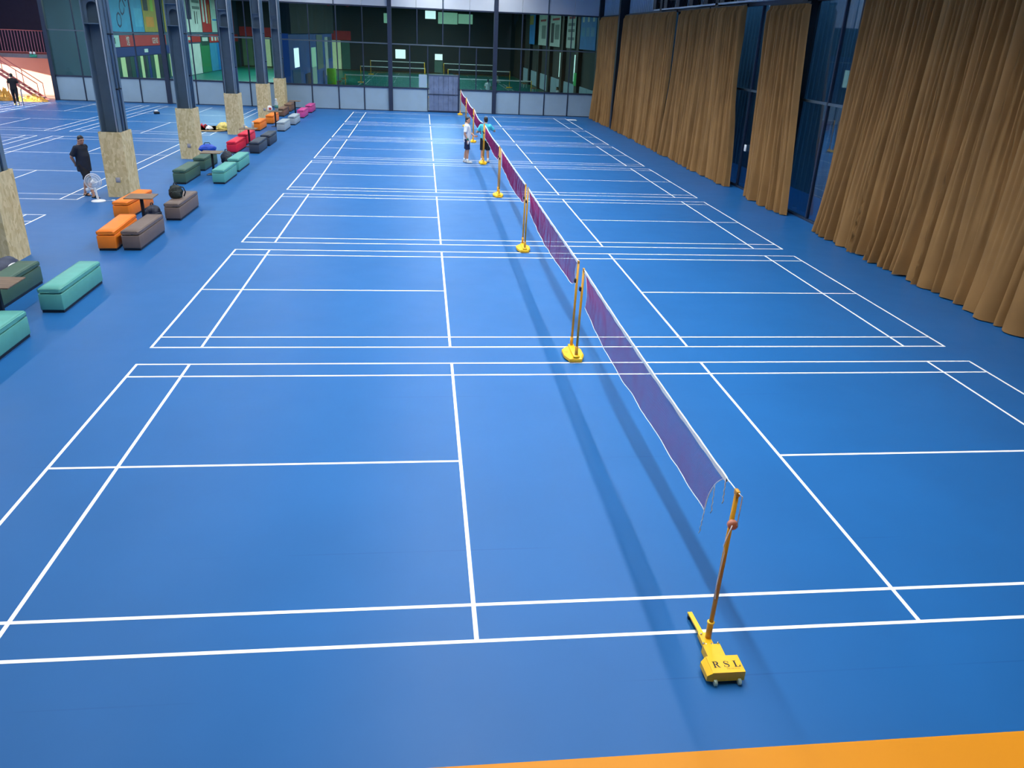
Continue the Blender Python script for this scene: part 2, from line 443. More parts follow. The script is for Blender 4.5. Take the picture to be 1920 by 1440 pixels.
# ------------------------------------------------------------------ curtains
def curtain(name, label, yt0, yt1, yb0, yb1, seed, ztop=5.98, xb=8.66, amp=1.0, step=0.014):
    """pleated cloth; yt*: extent of the head, yb*: extent of the hem"""
    rnd = random.Random(seed)
    L = abs(yt1 - yt0)
    e1 = [0.0]
    while e1[-1] < 1: e1.append(e1[-1] + .125 * rnd.choice((.5, .7, .9, 1.1, 1.4, 2.0)) * rnd.uniform(.85, 1.15) / L)
    e1 = [q / e1[-1] for q in e1]
    e3 = [0.0]; q = 0
    while q < len(e1) - 1:
        q = min(len(e1) - 1, q + rnd.choice((1, 2, 2, 3))); e3.append(e1[q])
    def prof(e):
        hs = [rnd.uniform(.5, 1.1) for _ in e]; pw = [rnd.choice((.5, .8, 1.2, 1.8, 2.6)) for _ in e]; sk = [rnd.uniform(.25, .75) for _ in e]
        def f(s):
            s = min(max(s, 0), .99999)
            lo, hi = 0, len(e) - 1
            while hi - lo > 1:
                m_ = (lo + hi) // 2
                if e[m_] <= s: lo = m_
                else: hi = m_
            tt = (s - e[lo]) / (e[hi] - e[lo]); k = sk[lo]
            tt = tt / k * .5 if tt < k else .5 + (tt - k) / (1 - k) * .5
            return hs[lo] * math.sin(PI * tt) ** pw[lo]
        return f
    f1 = prof(e1); f3 = prof(e3)
    nu = int(max(L, abs(yb1 - yb0)) / step); vz = [0, .015, .03, .06, .1, .16, .23, .3, .38, .46, .54, .62, .7, .77, .83, .88, .92, .95, .97, .985, 1.0]
    vs = []; fs = []
    for j, v in enumerate(vz):
        z = ztop * (1 - v) + .012 * v
        a3 = min(1, max(0, (v - .12) / .75))
        A = amp * (.21 + .07 * v + (.04 * ((v - .9) / .1) if v > .9 else 0)) * (1 if v > .02 else .6)
        for i in range(nu + 1):
            s = i / nu
            w_ = s + .004 * math.sin(7 * v + 23 * s + seed) * v
            h = (1 - a3) * f1(w_) + a3 * f3(w_)
            y = (yt0 + (yt1 - yt0) * s) * (1 - v ** 1.3) + (yb0 + (yb1 - yb0) * s) * v ** 1.3
            wob = .05 * v * noise.noise((y * .7, seed * 3.1, v * 2))
            zz = z + (.035 * (noise.noise((y * 3.1, seed, 0)) + .3) if v >= .97 else 0)
            vs.append((xb - A * h - wob, y, max(.006, zz)))
    for j in range(len(vz) - 1):
        for i in range(nu):
            a = j * (nu + 1) + i; fs.append((a, a + 1, a + nu + 2, a + nu + 1))
    o = MB().add(vs, fs, True)
    c = thing(name, label, 'curtain', (xb, (yt0 + yt1) / 2, 0), 0, 'brown curtains along the side wall')
    ob = o.build('cloth', M_curtain, c); ob.matrix_parent_inverse = Matrix.Translation((-xb, -(yt0 + yt1) / 2, 0))
    hd = B(xb - .03, xb + .03, min(yt0, yt1), max(yt0, yt1), ztop - .02, ztop + .05).build('curtain_rail', M_black, c)
    hd.matrix_parent_inverse = ob.matrix_parent_inverse
    return c
curtain('curtain', 'narrow brown curtain hanging in the far corner beside the glass wall', 46.9, 42.3, 47.6, 42.2, 1)
curtain('curtain', 'long brown pleated curtain just past the slim black column', 40.7, 31.5, 40.8, 31.6, 2)
curtain('curtain', 'brown curtain whose left edge leaves a thin dark slit near its top', 30.75, 27.2, 31.3, 27.0, 3)
curtain('curtain', 'brown curtain left of the first dark gap in the curtain row', 27.05, 23.4, 26.9, 22.6, 4)
curtain('curtain', 'bunched brown curtain standing alone between two dark glass gaps', 21.4, 18.55, 21.0, 17.7, 5, 5.9)
curtain('curtain', 'largest brown curtain nearest the camera, filling the right edge of the view', 15.2, 3.0, 15.75, 2.8, 6, 6.4, 8.66, 1.1)
# lattice truss over the curtains
tr = thing('lattice_truss', 'black lattice truss on a white rail above the brown curtains', 'truss', (8.8, 28.4, 6.12))
TY0, TY1 = -6.6, 7.0
B(-.12, .12, TY0, TY1, -.03, .03).build('rail', M_conduit, tr)
MB().tube([(-.05, TY0, .34), (-.05, TY1, .34)], .018, 6).build('top_chord', M_black, tr)
MB().tube([(.15, TY0, .34), (.15, TY1, .34)], .018, 6).build('top_chord', M_black, tr)
for i in range(23):
    y = TY0 + .3 * 2 * i
    if y + .6 > TY1: break
    MB().tube([(-.05, y, .03), (-.05, y + .3, .34), (-.05, y + .6, .03)], .011, 5).build('brace', M_black, tr)
for i in range(8):
    y = TY0 + .2 + i * 1.85
    B(-.16, .2, y, y + .5, .03, .5).build('lamp_box', M_black, tr)
# pillars -----------------------------------------------------------
def pillar(name, label, y, x=-11.14, sock=None):
    p = thing(name, label, 'pillar', (x, y, 0), 0, 'pillars between the two court areas')
    hx, hy, zt = .31, .42, 1.8
    # strand board casing: four boards and a top rim
    for bx in ((-hx, hx, -hy, -hy + .018), (-hx, hx, hy - .018, hy), (-hx, -hx + .018, -hy + .018, hy - .018), (hx - .018, hx, -hy + .018, hy - .018)):
        B(bx[0], bx[1], bx[2], bx[3], 0, zt).build('strand_board', M_osb, p)
    B(-hx + .018, hx - .018, -hy + .018, hy - .018, zt - .05, zt - .03).build('casing_top', M_black, p)
    # H section: two flanges and a web, facing the length of the hall
    for sx in (-1, 1):
        xx = sx * .235
        B(xx - .014, xx + .014, -.36, .36, zt - .06, 9.55).build('flange', M_steel, p)
    B(-.221, .221, -.012, .012, zt - .06, 9.55).build('web', M_steel, p)
    for z in (4.55, 5.25):
        B(-.221, .221, -.33, -.012, z, z + .022).build('stiffener', M_steel, p)
    # bracket with an arched cut-out between the stiffeners
    mb = MB(); ang = [PI * i / 10 for i in range(11)]
    inner = [(-.15 * math.cos(a), 4.95 + .15 * math.sin(a)) for a in ang]
    pts = [(-.221, 4.572), (-.15, 4.572)] + inner + [(.15, 4.572), (.221, 4.572), (.221, 5.25), (-.221, 5.25)]
    for yy0 in (-.20,):
        left = [(-.221, 4.572), (-.15, 4.572)] + inner[:6] + [(0, 5.25), (-.221, 5.25)]
        right = [(.221, 4.572), (.221, 5.25), (0, 5.25)] + inner[5:] + [(.15, 4.572)]
        for poly in (left, right):
            n = len(poly)
            vs = [(a, yy0, b) for a, b in poly] + [(a, yy0 + .012, b) for a, b in poly]
            mb.add(vs, [tuple(range(n)), tuple(reversed(range(n, 2 * n)))] + [(i, n + i, n + (i + 1) % n, (i + 1) % n) for i in range(n)])
    mb.build('arched_gusset', M_steel, p)
    MB().tube([(.2, -.38, zt), (.2, -.38, 9.5)], .018, 8).build('conduit', M_conduit, p)
    MB().tube([(.268, -.1, zt), (.268, -.1, 9.5)], .03, 8).build('drain_pipe', M_steel, p)
    MB().tube([(.268, .12, zt), (.268, .12, 9.5)], .022, 8).build('drain_pipe', M_steel, p)
    for z in (2.9, 4.3):
        B(.249, .31, -.14, .16, z, z + .03).build('pipe_clip', M_black, p)
    if sock:
        MB().rbox(-.06 + sock, .06 + sock, -hy - .012, -hy, .42, .56, .004, 1).build('socket', mat('grey_socket', srgb(160, 158, 166), .5), p)
    return p
pillar('pillar', 'strand-board cased steel pillar cut by the left edge of the picture', 11.85)
pillar('pillar', 'steel pillar with a strand-board base beside the white fan', 19.05, sock=.02)
pillar('pillar', 'steel pillar whose strand-board base stands behind the dark green benches', 26.5, sock=.03)
pillar('pillar', 'steel pillar whose strand-board base stands beside the yellow play mat', 34.2)
pillar('pillar', 'steel pillar with strand-board base behind the far orange benches', 41.7, sock=.06)
pillar('pillar', 'steel pillar with strand-board base standing close to the glass back wall', 47.3)

# ------------------------------------------------------------------ benches and tables
BM = {}
def bench_mats(key, rgb):
    BM[key] = mat('leatherette_' + key, srgb(*rgb), 0.5, var=0.06, nscale=5, bump=0.06, bscale=90)
for k_, c_ in dict(mint=(88, 166, 156), green=(66, 98, 84), orange=(244, 128, 24), taupe=(112, 96, 88), red=(222, 24, 62), charcoal=(52, 62, 78),
                   grey=(158, 172, 180), tan=(128, 98, 78), pink=(204, 74, 146)).items(): bench_mats(k_, c_)
BL, BW = 1.80, .385
base_me = B(-BW / 2 + .015, BW / 2 - .015, .015, BL - .015, 0, .055).mesh('plinth'); base_me.materials.append(M_black)
bodies = {}; lids = {}
for key in BM:
    me = MB().rbox(-BW / 2, BW / 2, 0, BL, .05, .335, .012, 2).mesh('box'); me.materials.append(BM[key]); bodies[key] = me
    bm = bmesh.new(); bmesh.ops.create_cube(bm, size=1)
    bmesh.ops.subdivide_edges(bm, edges=list(bm.edges), cuts=5, use_grid_fill=True)
    for v in bm.verts:
        x, y_, z = v.co
        dome = (1 - (2 * x) ** 2) * (1 - (2 * y_) ** 4) * .012
        v.co = Vector((x * (BW + .006), BL / 2 + y_ * (BL + .006), .39 + z * .09 + (dome if z > 0 else 0)))
    bmesh.ops.bevel(bm, geom=[e for e in bm.edges if e.calc_face_angle(0) > 1.0], offset=.022, segments=3, affect='EDGES')
    mb = MB(); mb.bm(bm); me = mb.mesh('cushion_lid'); me.materials.append(BM[key]); lids[key] = me
def bench(key, x, y, label, rz=0.0, L=None):
    t = thing('storage_bench', label, 'bench', (x, y, 0), rz, 'storage benches along the aisle')
    for nm, me in (('plinth', base_me), ('box', bodies[key]), ('cushion_lid', lids[key])):
        link(nm, me, None, t)
    return t
bench('mint', -8.82, 8.43, 'mint green bench on its own in the near left, fully in view')
bench('mint', -8.88, 5.5, 'mint green bench cut off by the left edge of the picture')
bench('green', -9.9, 8.40, 'dark green bench partly hidden by a table at the left edge')
bench('orange', -9.38, 12.63, 'near orange bench side by side with a taupe bench', math.radians(3.5))
bench('taupe', -8.88, 12.67, 'near taupe bench touching the orange bench', 0.0)
bench('orange', -10.14, 15.8, 'orange bench half hidden under the table by the fan pillar', math.radians(-2))
bench('taupe', -8.85, 15.72, 'taupe bench with a black backpack sitting on it', math.radians(0))
bench('green', -10.08, 20.88, 'dark green bench right behind the one with the backpack')
bench('green', -10.13, 23.48, 'dark green bench beside the table with a blue bag behind it')
bench('mint', -8.93, 21.06, 'mint green bench of the middle pair, nearer one')
bench('mint', -8.98, 23.46, 'mint green bench of the middle pair, farther one')
bench('red', -9.98, 27.85, 'red bench nearest the camera')
bench('red', -10.08, 30.42, 'red bench behind the table post, farther of two')
bench('charcoal', -9.13, 27.93, 'charcoal bench of the red group, nearer one')
bench('charcoal', -9.11, 30.24, 'charcoal bench of the red group, farther one')
bench('orange', -10.47, 35.43, 'far orange bench next to the strand-board pillar, nearer of two')
bench('orange', -10.38, 38.6, 'far orange bench behind the table with the bottle')
bench('grey', -9.32, 35.55, 'pale grey bench nearer of two')
bench('grey', -9.23, 38.42, 'pale grey bench farther of two')
bench('tan', -10.45, 42.57, 'brown bench behind the water bottle table')
bench('tan', -10.52, 45.55, 'brown bench at the foot of the last pillar')
bench('pink', -9.28, 42.1, 'pink bench nearer of two')
bench('pink', -9.24, 45.25, 'pink bench closest to the glass back wall')
TT = MB().rbox(-.33, .33, -.31, .31, .72, .745, .006, 1, smooth=False).mesh('table_top'); TT.materials.append(M_wood)
TP = MB().rbox(-.035, .035, -.035, .035, .012, .72, .004, 1).mesh('post'); TP.materials.append(M_black)
TB = MB().rbox(-.21, .21, -.21, .21, 0, .014, .004, 1).mesh('foot_plate'); TB.materials.append(M_black)
def table(x, y, label, rz=0):
    t = thing('cafe_table', label, 'table', (x, y, 0), rz, 'small square tables between the benches')
    link('table_top', TT, None, t); link('post', TP, None, t); link('foot_plate', TB, None, t)
table(-9.3, 7.78, 'square brown table cut by the left edge of the picture')
table(-9.34, 15.07, 'square brown table between the near orange and taupe benches', .05)
table(-9.5, 22.84, 'square brown table between dark green and mint benches', .05)
table(-9.68, 29.86, 'square brown table standing over the red benches')
table(-9.9, 37.65, 'square brown table holding a water bottle')
table(-9.88, 44.3, 'square brown table between brown and pink benches')

# ------------------------------------------------------------------ lettering
def text_mesh(body, size, name='lettering', align='CENTER'):
    c = bpy.data.curves.new(name, 'FONT'); c.body = body; c.size = size; c.align_x = align; c.resolution_u = 2
    o = bpy.data.objects.new('tmp_text', c); COL.objects.link(o)
    dg = bpy.context.evaluated_depsgraph_get()
    me = bpy.data.meshes.new_from_object(o.evaluated_get(dg)); me.name = name
    bpy.data.objects.remove(o); bpy.data.curves.remove(c); me.materials.clear()
    return me
def put_text(body, size, m, parent, M, name='lettering', align='CENTER'):
    me = text_mesh(body, size, name, align); me.transform(M)
    o = link(name, me, m, parent); return o
def stroke(mb, pts, ws, M):
    vs = []; n = len(pts)
    for i, (x, y) in enumerate(pts):
        a = pts[max(0, i - 1)]; b = pts[min(n - 1, i + 1)]
        dx, dy = b[0] - a[0], b[1] - a[1]; d = math.hypot(dx, dy) or 1
        nx, ny = -dy / d * ws[i] / 2, dx / d * ws[i] / 2
        vs += [M @ Vector((x + nx, y + ny, 0)), M @ Vector((x - nx, y - ny, 0))]
    mb.add(vs, [(2 * i, 2 * i + 1, 2 * i + 3, 2 * i + 2) for i in range(n - 1)])
def rect(mb, x0, x1, y0, y1, M): mb.add([M @ Vector(p) for p in ((x0, y0, 0), (x1, y0, 0), (x1, y1, 0), (x0, y1, 0))], [(0, 1, 2, 3)])
def serif_letter(ch, M):
    mb = MB(); r = lambda a, b, c, d: rect(mb, a, b, c, d, M)
    if ch == 'R':
        r(.12, .32, .0, 1); r(0, .5, .95, 1); r(0, .44, 0, .05)
        pts = [(.3 + .36 * math.sin(a) * 1.15, .74 + .235 * math.cos(a)) for a in [PI * i / 12 for i in range(13)]]
        stroke(mb, [(.3, .975)] + pts[1:-1] + [(.3, .505)], [.05] + [.05 + .15 * math.sin(PI * i / 12) for i in range(1, 12)] + [.05], M)
        stroke(mb, [(.46, .52), (.6, .38), (.72, .12), (.86, .03)], [.1, .2, .18, .06], M); r(.76, .96, 0, .05)
    elif ch == 'L':
        r(.14, .36, 0, 1); r(0, .52, .95, 1); r(0, .85, 0, .05)
        mb.add([M @ Vector(p) for p in ((.62, .05, 0), (.85, .05, 0), (.87, .36, 0))], [(0, 1, 2)])
    elif ch == 'S':
        P_ = [(.72, .72), (.66, .86), (.5, .96), (.3, .95), (.17, .84), (.17, .7), (.3, .58), (.48, .5), (.64, .4), (.7, .25), (.62, .1), (.44, .03), (.24, .07), (.12, .2), (.08, .32)]
        W_ = [.04, .05, .06, .09, .13, .17, .21, .22, .21, .17, .12, .07, .05, .05, .04]
        stroke(mb, P_, W_, M)
        mb.add([M @ Vector(p) for p in ((.68, .66, 0), (.76, .66, 0), (.76, 1, 0), (.7, .86, 0))], [(0, 1, 2, 3)])
        mb.add([M @ Vector(p) for p in ((.04, 0, 0), (.1, .14, 0), (.12, .34, 0), (.04, .34, 0))], [(0, 1, 2, 3)])
    return mb

# ------------------------------------------------------------------ net stands
def end_stand():
    t = thing('net_stand', 'yellow single-post net stand lettered R S L in the foreground', 'net stand', (-.04, -.15, 0))
    # weight box with a chamfered left lip
    mb = MB()
    poly = [(-.125, -.46), (.145, -.46), (.145, -.275), (.02, -.275), (-.125, -.275)]
    mb.prism([(-.125, -.46), (.145, -.46), (.145, -.275), (-.125, -.275)], .035, .125)
    mb.build('weight_box', M_yellow, t)
    b2 = MB(); b2.add([(-.125, -.46, .035), (-.125, -.275, .035), (-.125, -.275, .12), (-.125, -.46, .12), (-.165, -.45, .035), (-.165, -.29, .035), (-.165, -.29, .085), (-.165, -.45, .085)],
                      [(0, 3, 2, 1), (4, 5, 6, 7), (0, 4, 7, 3), (1, 2, 6, 5), (3, 7, 6, 2), (0, 1, 5, 4)]); b2.build('side_lip', M_yellow, t)
    B(-.1, .05, -.275, -.13, .035, .115).build('neck', M_yellow, t)
    B(-.07, .02, -.13, .06, .03, .07).build('post_plate', M_yellow, t)
    arm = MB(); arm.add([Vector(p) for p in ((-.055, .05, .045), (-.015, .05, .045), (-.035, .33, .05), (-.075, .33, .05), (-.055, .05, .06), (-.015, .05, .06), (-.035, .33, .065), (-.075, .33, .065))],
                        [(3, 2, 1, 0), (4, 5, 6, 7), (0, 1, 5, 4), (1, 2, 6, 5), (2, 3, 7, 6), (3, 0, 4, 7)]); arm.build('rear_arm', M_yellow, t)
    B(-.07, -.04, .3, .33, 0, .047).build('arm_foot', M_black, t)
    p = MB().tube([(0, 0, .06), (.02, .0, 1.5)], .019, 12).build('post', M_post, t)
    MB().tube([(.0, 0, .065), (.0, 0, .235)], .026, 12).build('socket', M_post, t)
    MB().lathe([(.026, 0), (.031, .003), (.031, .014), (.026, .017)], 14, (0, 0, .225)).build('collar', M_yellow, t)
    MB().rbox(.004, .036, -.03, .03, 1.49, 1.54, .008, 2).build('pulley_head', M_post, t)
    for (x, y) in ((-.05, -.09), (.0, -.09), (-.05, .035), (-.09, -.125), (.035, -.125)):
        MB().lathe([(.009, 0), (.009, .012), (.005, .016)], 8, (x, y, .07 if y > -.12 else .115)).build('bolt', M_chrome, t)
    for x in (-.095, .105):
        wmb = MB(); m_ = Matrix.Translation((x, -.465, .028)) @ Matrix.Rotation(PI / 2, 4, 'Y')
        w2 = MB().lathe([(.02, -.014), (.028, -.01), (.028, .01), (.02, .014)], 18)
        w2.v = [tuple(m_ @ Vector(q)) for q in w2.v]; w2.build('wheel', M_rubber, t)
    wz = 1.24
    wn = MB(); m_ = Matrix.Translation((.015, -.032, wz)) @ Matrix.Rotation(PI / 2, 4, 'X')
    w2 = MB().lathe([(.018, -.02), (.04, -.018), (.042, 0), (.04, .018), (.018, .02)], 18); w2.v = [tuple(m_ @ Vector(q)) for q in w2.v]
    w2.build('winch_drum', mat('copper_drum', srgb(206, 132, 106), .4, var=.2), t)
    MB().tube([(.02, -.036, 1.53), (.05, -.04, 1.5), (.045, -.05, wz)], .0045, 6).build('rope', M_tape, t)
    MB().tube([(.0, -.06, wz + .01), (-.02, -.055, wz - .1), (-.025, -.03, wz - .2), (-.005, -.024, wz - .28), (-.02, -.024, wz - .6), (-.012, -.024, .5)], .0045, 6).build('rope', M_tape, t)
    for ch, x in (('R', -.098), ('S', -.01), ('L', .073)):
        M = Matrix.Translation((x, -.405, .1265)) @ Matrix.Diagonal((.062, .068, 1, 1))
        serif_letter(ch, M).build('letter', M_ink, t)
    put_text('400-166-3316', .019, M_greyink, t, Matrix.Translation((.055, -.427, .1263)), 'number')
    return t
end_stand()
def double_stand(k, label, one=False):
    yc = k * PITCH - .416
    t = thing('net_stand', label, 'net stand', (-.035, yc, 0), 0, 'yellow net stands between the courts')
    mb = MB()
    o_ = [(-.17, -.1), (-.11, -.28), (.09, -.28), (.15, -.1), (.15, .14), (.06, .26), (-.08, .26), (-.17, .14)]
    i_ = [(x * .86, y * .9) for x, y in o_]
    n = len(o_)
    vs = [(x, y, .02) for x, y in o_] + [(x, y, .065) for x, y in o_] + [(x, y, .085) for x, y in i_]
    mb.add(vs, [tuple(reversed(range(n))), tuple(range(2 * n, 3 * n))] + [(j * n + i, j * n + (i + 1) % n, (j + 1) * n + (i + 1) % n, (j + 1) * n + i) for j in range(2) for i in range(n)])
    mb.build('base_plate', M_yellow, t)
    MB().rbox(-.05, .05, -.275, .27, .08, .115, .008, 1).build('spine', M_yellow, t)
    ps = ((.0, -.22), (.0, .22)) if not one else ((.0, .0),)
    for (x, y) in ps:
        MB().tube([(x, y, .1), (x + .015, y, 1.5)], .019, 10).build('post', M_post, t)
        MB().tube([(x, y, .1), (x, y, .26)], .026, 10).build('socket', M_post, t)
        MB().rbox(x, x + .03, y - .03, y + .03, 1.49, 1.53, .008, 2).build('pulley_head', M_post, t)
        MB().rbox(x - .035, x + .0, y - .03, y + .03, 1.17, 1.24, .01, 1).build('winch', M_black, t)
    for (x, y) in ((-.1, -.2), (.09, -.2), (-.1, .2), (.09, .2)):
        w2 = MB().lathe([(.018, -.012), (.022, 0), (.018, .012)], 12); m_ = Matrix.Translation((x, y, .022)) @ Matrix.Rotation(PI / 2, 4, 'Y')
        w2.v = [tuple(m_ @ Vector(q)) for q in w2.v]; w2.build('wheel', M_rubber, t)
    if k < 4:
        put_text('RSL', .06, M_greyink, t, Matrix.Translation((-.1, -.02, .0865)) @ Matrix.Rotation(PI / 2, 4, 'Z'), 'letter')
    return t
double_stand(1, 'yellow two-post net stand nearest the foreground stand')
double_stand(2, 'yellow two-post net stand, second behind the foreground stand')
double_stand(3, 'yellow two-post net stand, third behind the foreground stand')
double_stand(4, 'yellow net stand at the feet of the turquoise-shirted person')
double_stand(5, 'yellow net stand right behind the person in white')
double_stand(6, 'yellow net stand hidden behind the head of the person in white')
double_stand(7, 'farthest yellow net stand beside the metal door', True)

# ------------------------------------------------------------------ nets
def net(k, label, topsag=.03, zb=.93, free=False, cell=.02):
    y0 = k * PITCH - .196 if k else .09
    if k == 4: y0 += .62
    y1 = k * PITCH + 6.15 if k < 6 else k * PITCH + 6.3
    rnd = random.Random(k + 5)
    def ny(v):
        if free: return .09 + .34 * v ** .75 + .06 * math.sin(PI * v)
        return y0 + .07 + .22 * v + .12 * math.sin(PI * v)
    def fy(v): return y1 - .05 - .16 * v - .14 * math.sin(PI * v)
    def ztop(u): return 1.50 - topsag * 4 * u * (1 - u)
    def zbot(u):
        z = zb + .07 * abs(2 * u - 1) ** 3 + .006 * math.sin(u * 31 + k) + .004 * math.sin(u * 57)
        if not free: z += .10 * max(0, 1 - u / .05) ** 2
        return z
    def pos(u, v):
        y = ny(v) + (fy(v) - ny(v)) * u
        zt, zb_ = ztop(u), zbot(u)
        z = zt + (zb_ - zt) * v
        x = -.01 + .02 * v * math.sin(u * 7 + k) + .004 * v * math.sin(u * 40 + 2 * v) + .006 * noise.noise((u * 30, v * 3, k))
        return Vector((x, y, z))
    t = thing('badminton_net', label, 'net', (0, (y0 + y1) / 2, 0), 0, 'badminton nets in one long row')
    inv = Matrix.Translation((0, -(y0 + y1) / 2, 0))
    vs = []; fs = []
    nu = int((y1 - y0) / cell); nv = 38
    R = .00125
    def thread(pts, tdir):
        b = len(vs); n = len(pts)
        for p in pts:
            if tdir == 'v': vs.extend([(p.x + R, p.y, p.z), (p.x - R * .5, p.y + R * .87, p.z), (p.x - R * .5, p.y - R * .87, p.z)])
            else: vs.extend([(p.x + R, p.y, p.z), (p.x - R * .5, p.y, p.z + R * .87), (p.x - R * .5, p.y, p.z - R * .87)])
        for i in range(n - 1):
            for q in range(3):
                fs.append((b + 3 * i + q, b + 3 * i + (q + 1) % 3, b + 3 * i + 3 + (q + 1) % 3, b + 3 * i + 3 + q))
    for i in range(nu + 1): thread([pos(i / nu, j / 8) for j in range(9)], 'v')
    for j in range(1, nv): thread([pos(i / 56, j / nv) for i in range(57)], 'h')
    nm = MB().add(vs, fs).build('netting', M_thread, t); nm.matrix_parent_inverse = inv
    # top tape: thin folded band
    mb = MB(); vs2 = []
    N = 50
    for i in range(N + 1):
        u = i / N; p = pos(u, 0); h = .036 + .006 * math.sin(u * 70 + k)
        vs2 += [(p.x - .007, p.y, p.z - h), (p.x - .007, p.y, p.z + .006), (p.x + .007, p.y, p.z + .006), (p.x + .007, p.y, p.z - h)]
    f2 = [(4 * i + a, 4 * i + (a + 1) % 4, 4 * i + 4 + (a + 1) % 4, 4 * i + 4 + a) for i in range(N) for a in range(4)]
    tp = mb.add(vs2, f2).build('top_tape', M_tape, t); tp.matrix_parent_inverse = inv
    bc = MB().tube([pos(i / 60, 1) for i in range(61)], .005, 5).build('bottom_cord', M_tape, t); bc.matrix_parent_inverse = inv
    for u in (0, 1):
        sc = MB().tube([pos(u, j / 14) for j in range(15)], .005, 5).build('side_cord', M_tape, t); sc.matrix_parent_inverse = inv
    rn = (-.02, -.117, 1.525) if free else (-.02, y0 + .033, 1.515)
    rf = (-.02, y1 - .033, 1.515)
    for a, b in ((pos(0, 0), Vector(rn)), (pos(1, 0), Vector(rf))):
        if k == 4 and b.y < y0 + .1: continue
        rp = MB().tube([a, b], .0055, 6).build('tension_rope', M_tape, t); rp.matrix_parent_inverse = inv
    if free:
        for st, dz, dy in ((pos(0, 1), .26, .03), (pos(0, .36), .27, -.02), (pos(0, .02), .23, -.02)):
            pts = [st + Vector((.006 * math.sin(q * 3), dy * q / 8, -dz * q / 8)) for q in range(9)]
            rp = MB().tube(pts, .0045, 5).build('tie_string', M_tape, t); rp.matrix_parent_inverse = inv
    else:
        st = pos(0, 1)
        rp = MB().tube([st + Vector((0, -.02 * q / 6, -.3 * q / 6)) for q in range(7)], .004, 5).build('tie_string', M_tape, t); rp.matrix_parent_inverse = inv
    return t
net(0, 'purple badminton net nearest the camera with its near corner hanging loose', .03, .90, True)
net(1, 'badminton net between the first and second two-post stands', .01)
net(2, 'badminton net between the second and third two-post stands', .02)
net(3, 'badminton net being fastened by the person in the turquoise shirt', .05, .98)
net(4, 'sagging badminton net just behind the turquoise-shirted person', .12, .88, cell=.022)
net(5, 'badminton net behind the head of the person in white', .10, .9, cell=.022)
net(6, 'farthest badminton net ending beside the metal door', .10, .9, cell=.022)

# ------------------------------------------------------------------ people
def remesh(mb, voxel, smooth=4):
    me = mb.mesh('tmp'); o = bpy.data.objects.new('tmp_body', me); COL.objects.link(o)
    r = o.modifiers.new('r', 'REMESH'); r.mode = 'VOXEL'; r.voxel_size = voxel; r.use_smooth_shade = True
    if smooth:
        s = o.modifiers.new('s', 'SMOOTH'); s.factor = .5; s.iterations = smooth
    dg = bpy.context.evaluated_depsgraph_get()
    out = bpy.data.meshes.new_from_object(o.evaluated_get(dg))
    bpy.data.objects.remove(o); bpy.data.meshes.remove(me)
    out.materials.clear()
    return out
def limb(mb, pts, rs, n=14):
    P_ = [Vector(p) for p in pts]; out = []; rr = []
    for i in range(len(P_) - 1):
        for q in range(4):
            f = q / 4; out.append(P_[i].lerp(P_[i + 1], f)); rr.append(rs[i] + (rs[i + 1] - rs[i]) * f)
    out.append(P_[-1]); rr.append(rs[-1]); mb.tube(out, rr, n)
    for p, r in zip(P_, rs): mb.ell(p, r, r, r, nu=12, nv=8)
def rings(mb, prof, n=24, cx=0.0):
    vs = []
    for (z, x, rx, ry) in prof:
        for k in range(n):
            a = 2 * PI * k / n; c, s_ = math.cos(a), math.sin(a)
            c = math.copysign(abs(c) ** .85, c); s_ = math.copysign(abs(s_) ** .85, s_)
            vs.append((cx + x + rx * c, ry * s_, z))
    m = len(prof)
    fs = [(i * n + k, i * n + (k + 1) % n, (i + 1) * n + (k + 1) % n, (i + 1) * n + k) for i in range(m - 1) for k in range(n)]
    fs += [tuple(reversed(range(n))), tuple((m - 1) * n + k for k in range(n))]
    mb.add(vs, fs, True)
def hand(mb, wr, d, side, curl=.5, palm_n=None):
    wr = Vector(wr); d = Vector(d).normalized()
    n_ = Vector(palm_n) if palm_n else Vector((0, -side, 0))
    n_ = (n_ - d * n_.dot(d)).normalized(); a = d.cross(n_)      # a: across the palm
    c = wr + d * .05
    M = Matrix((d, a, n_)).transposed()
    mb.ell(c, .055, .042, .018, M, 12, 8)
    ln = (.068, .078, .072, .056)
    for i in range(4):
        off = (i - 1.5) * .0235; L = ln[i]
        p0 = wr + d * .09 + a * off * .9; e = d * math.cos(curl * .5) + n_ * math.sin(curl * .5) + a * off * 2.0
        p1 = p0 + e.normalized() * L * .5; e2 = d * math.cos(curl * 1.4) + n_ * math.sin(curl * 1.4) + a * off * 1.5
        p2 = p1 + e2.normalized() * L * .5
        limb(mb, [p0, p1, p2], [.0095, .009, .0075], 8)
    q0 = wr + d * .03 + a * .036; q1 = q0 + (d * .5 + a * .7 + n_ * .35).normalized() * .038; q2 = q1 + (d * .85 + a * .25 + n_ * .4).normalized() * .03
    limb(mb, [q0, q1, q2], [.012, .0105, .009], 8)
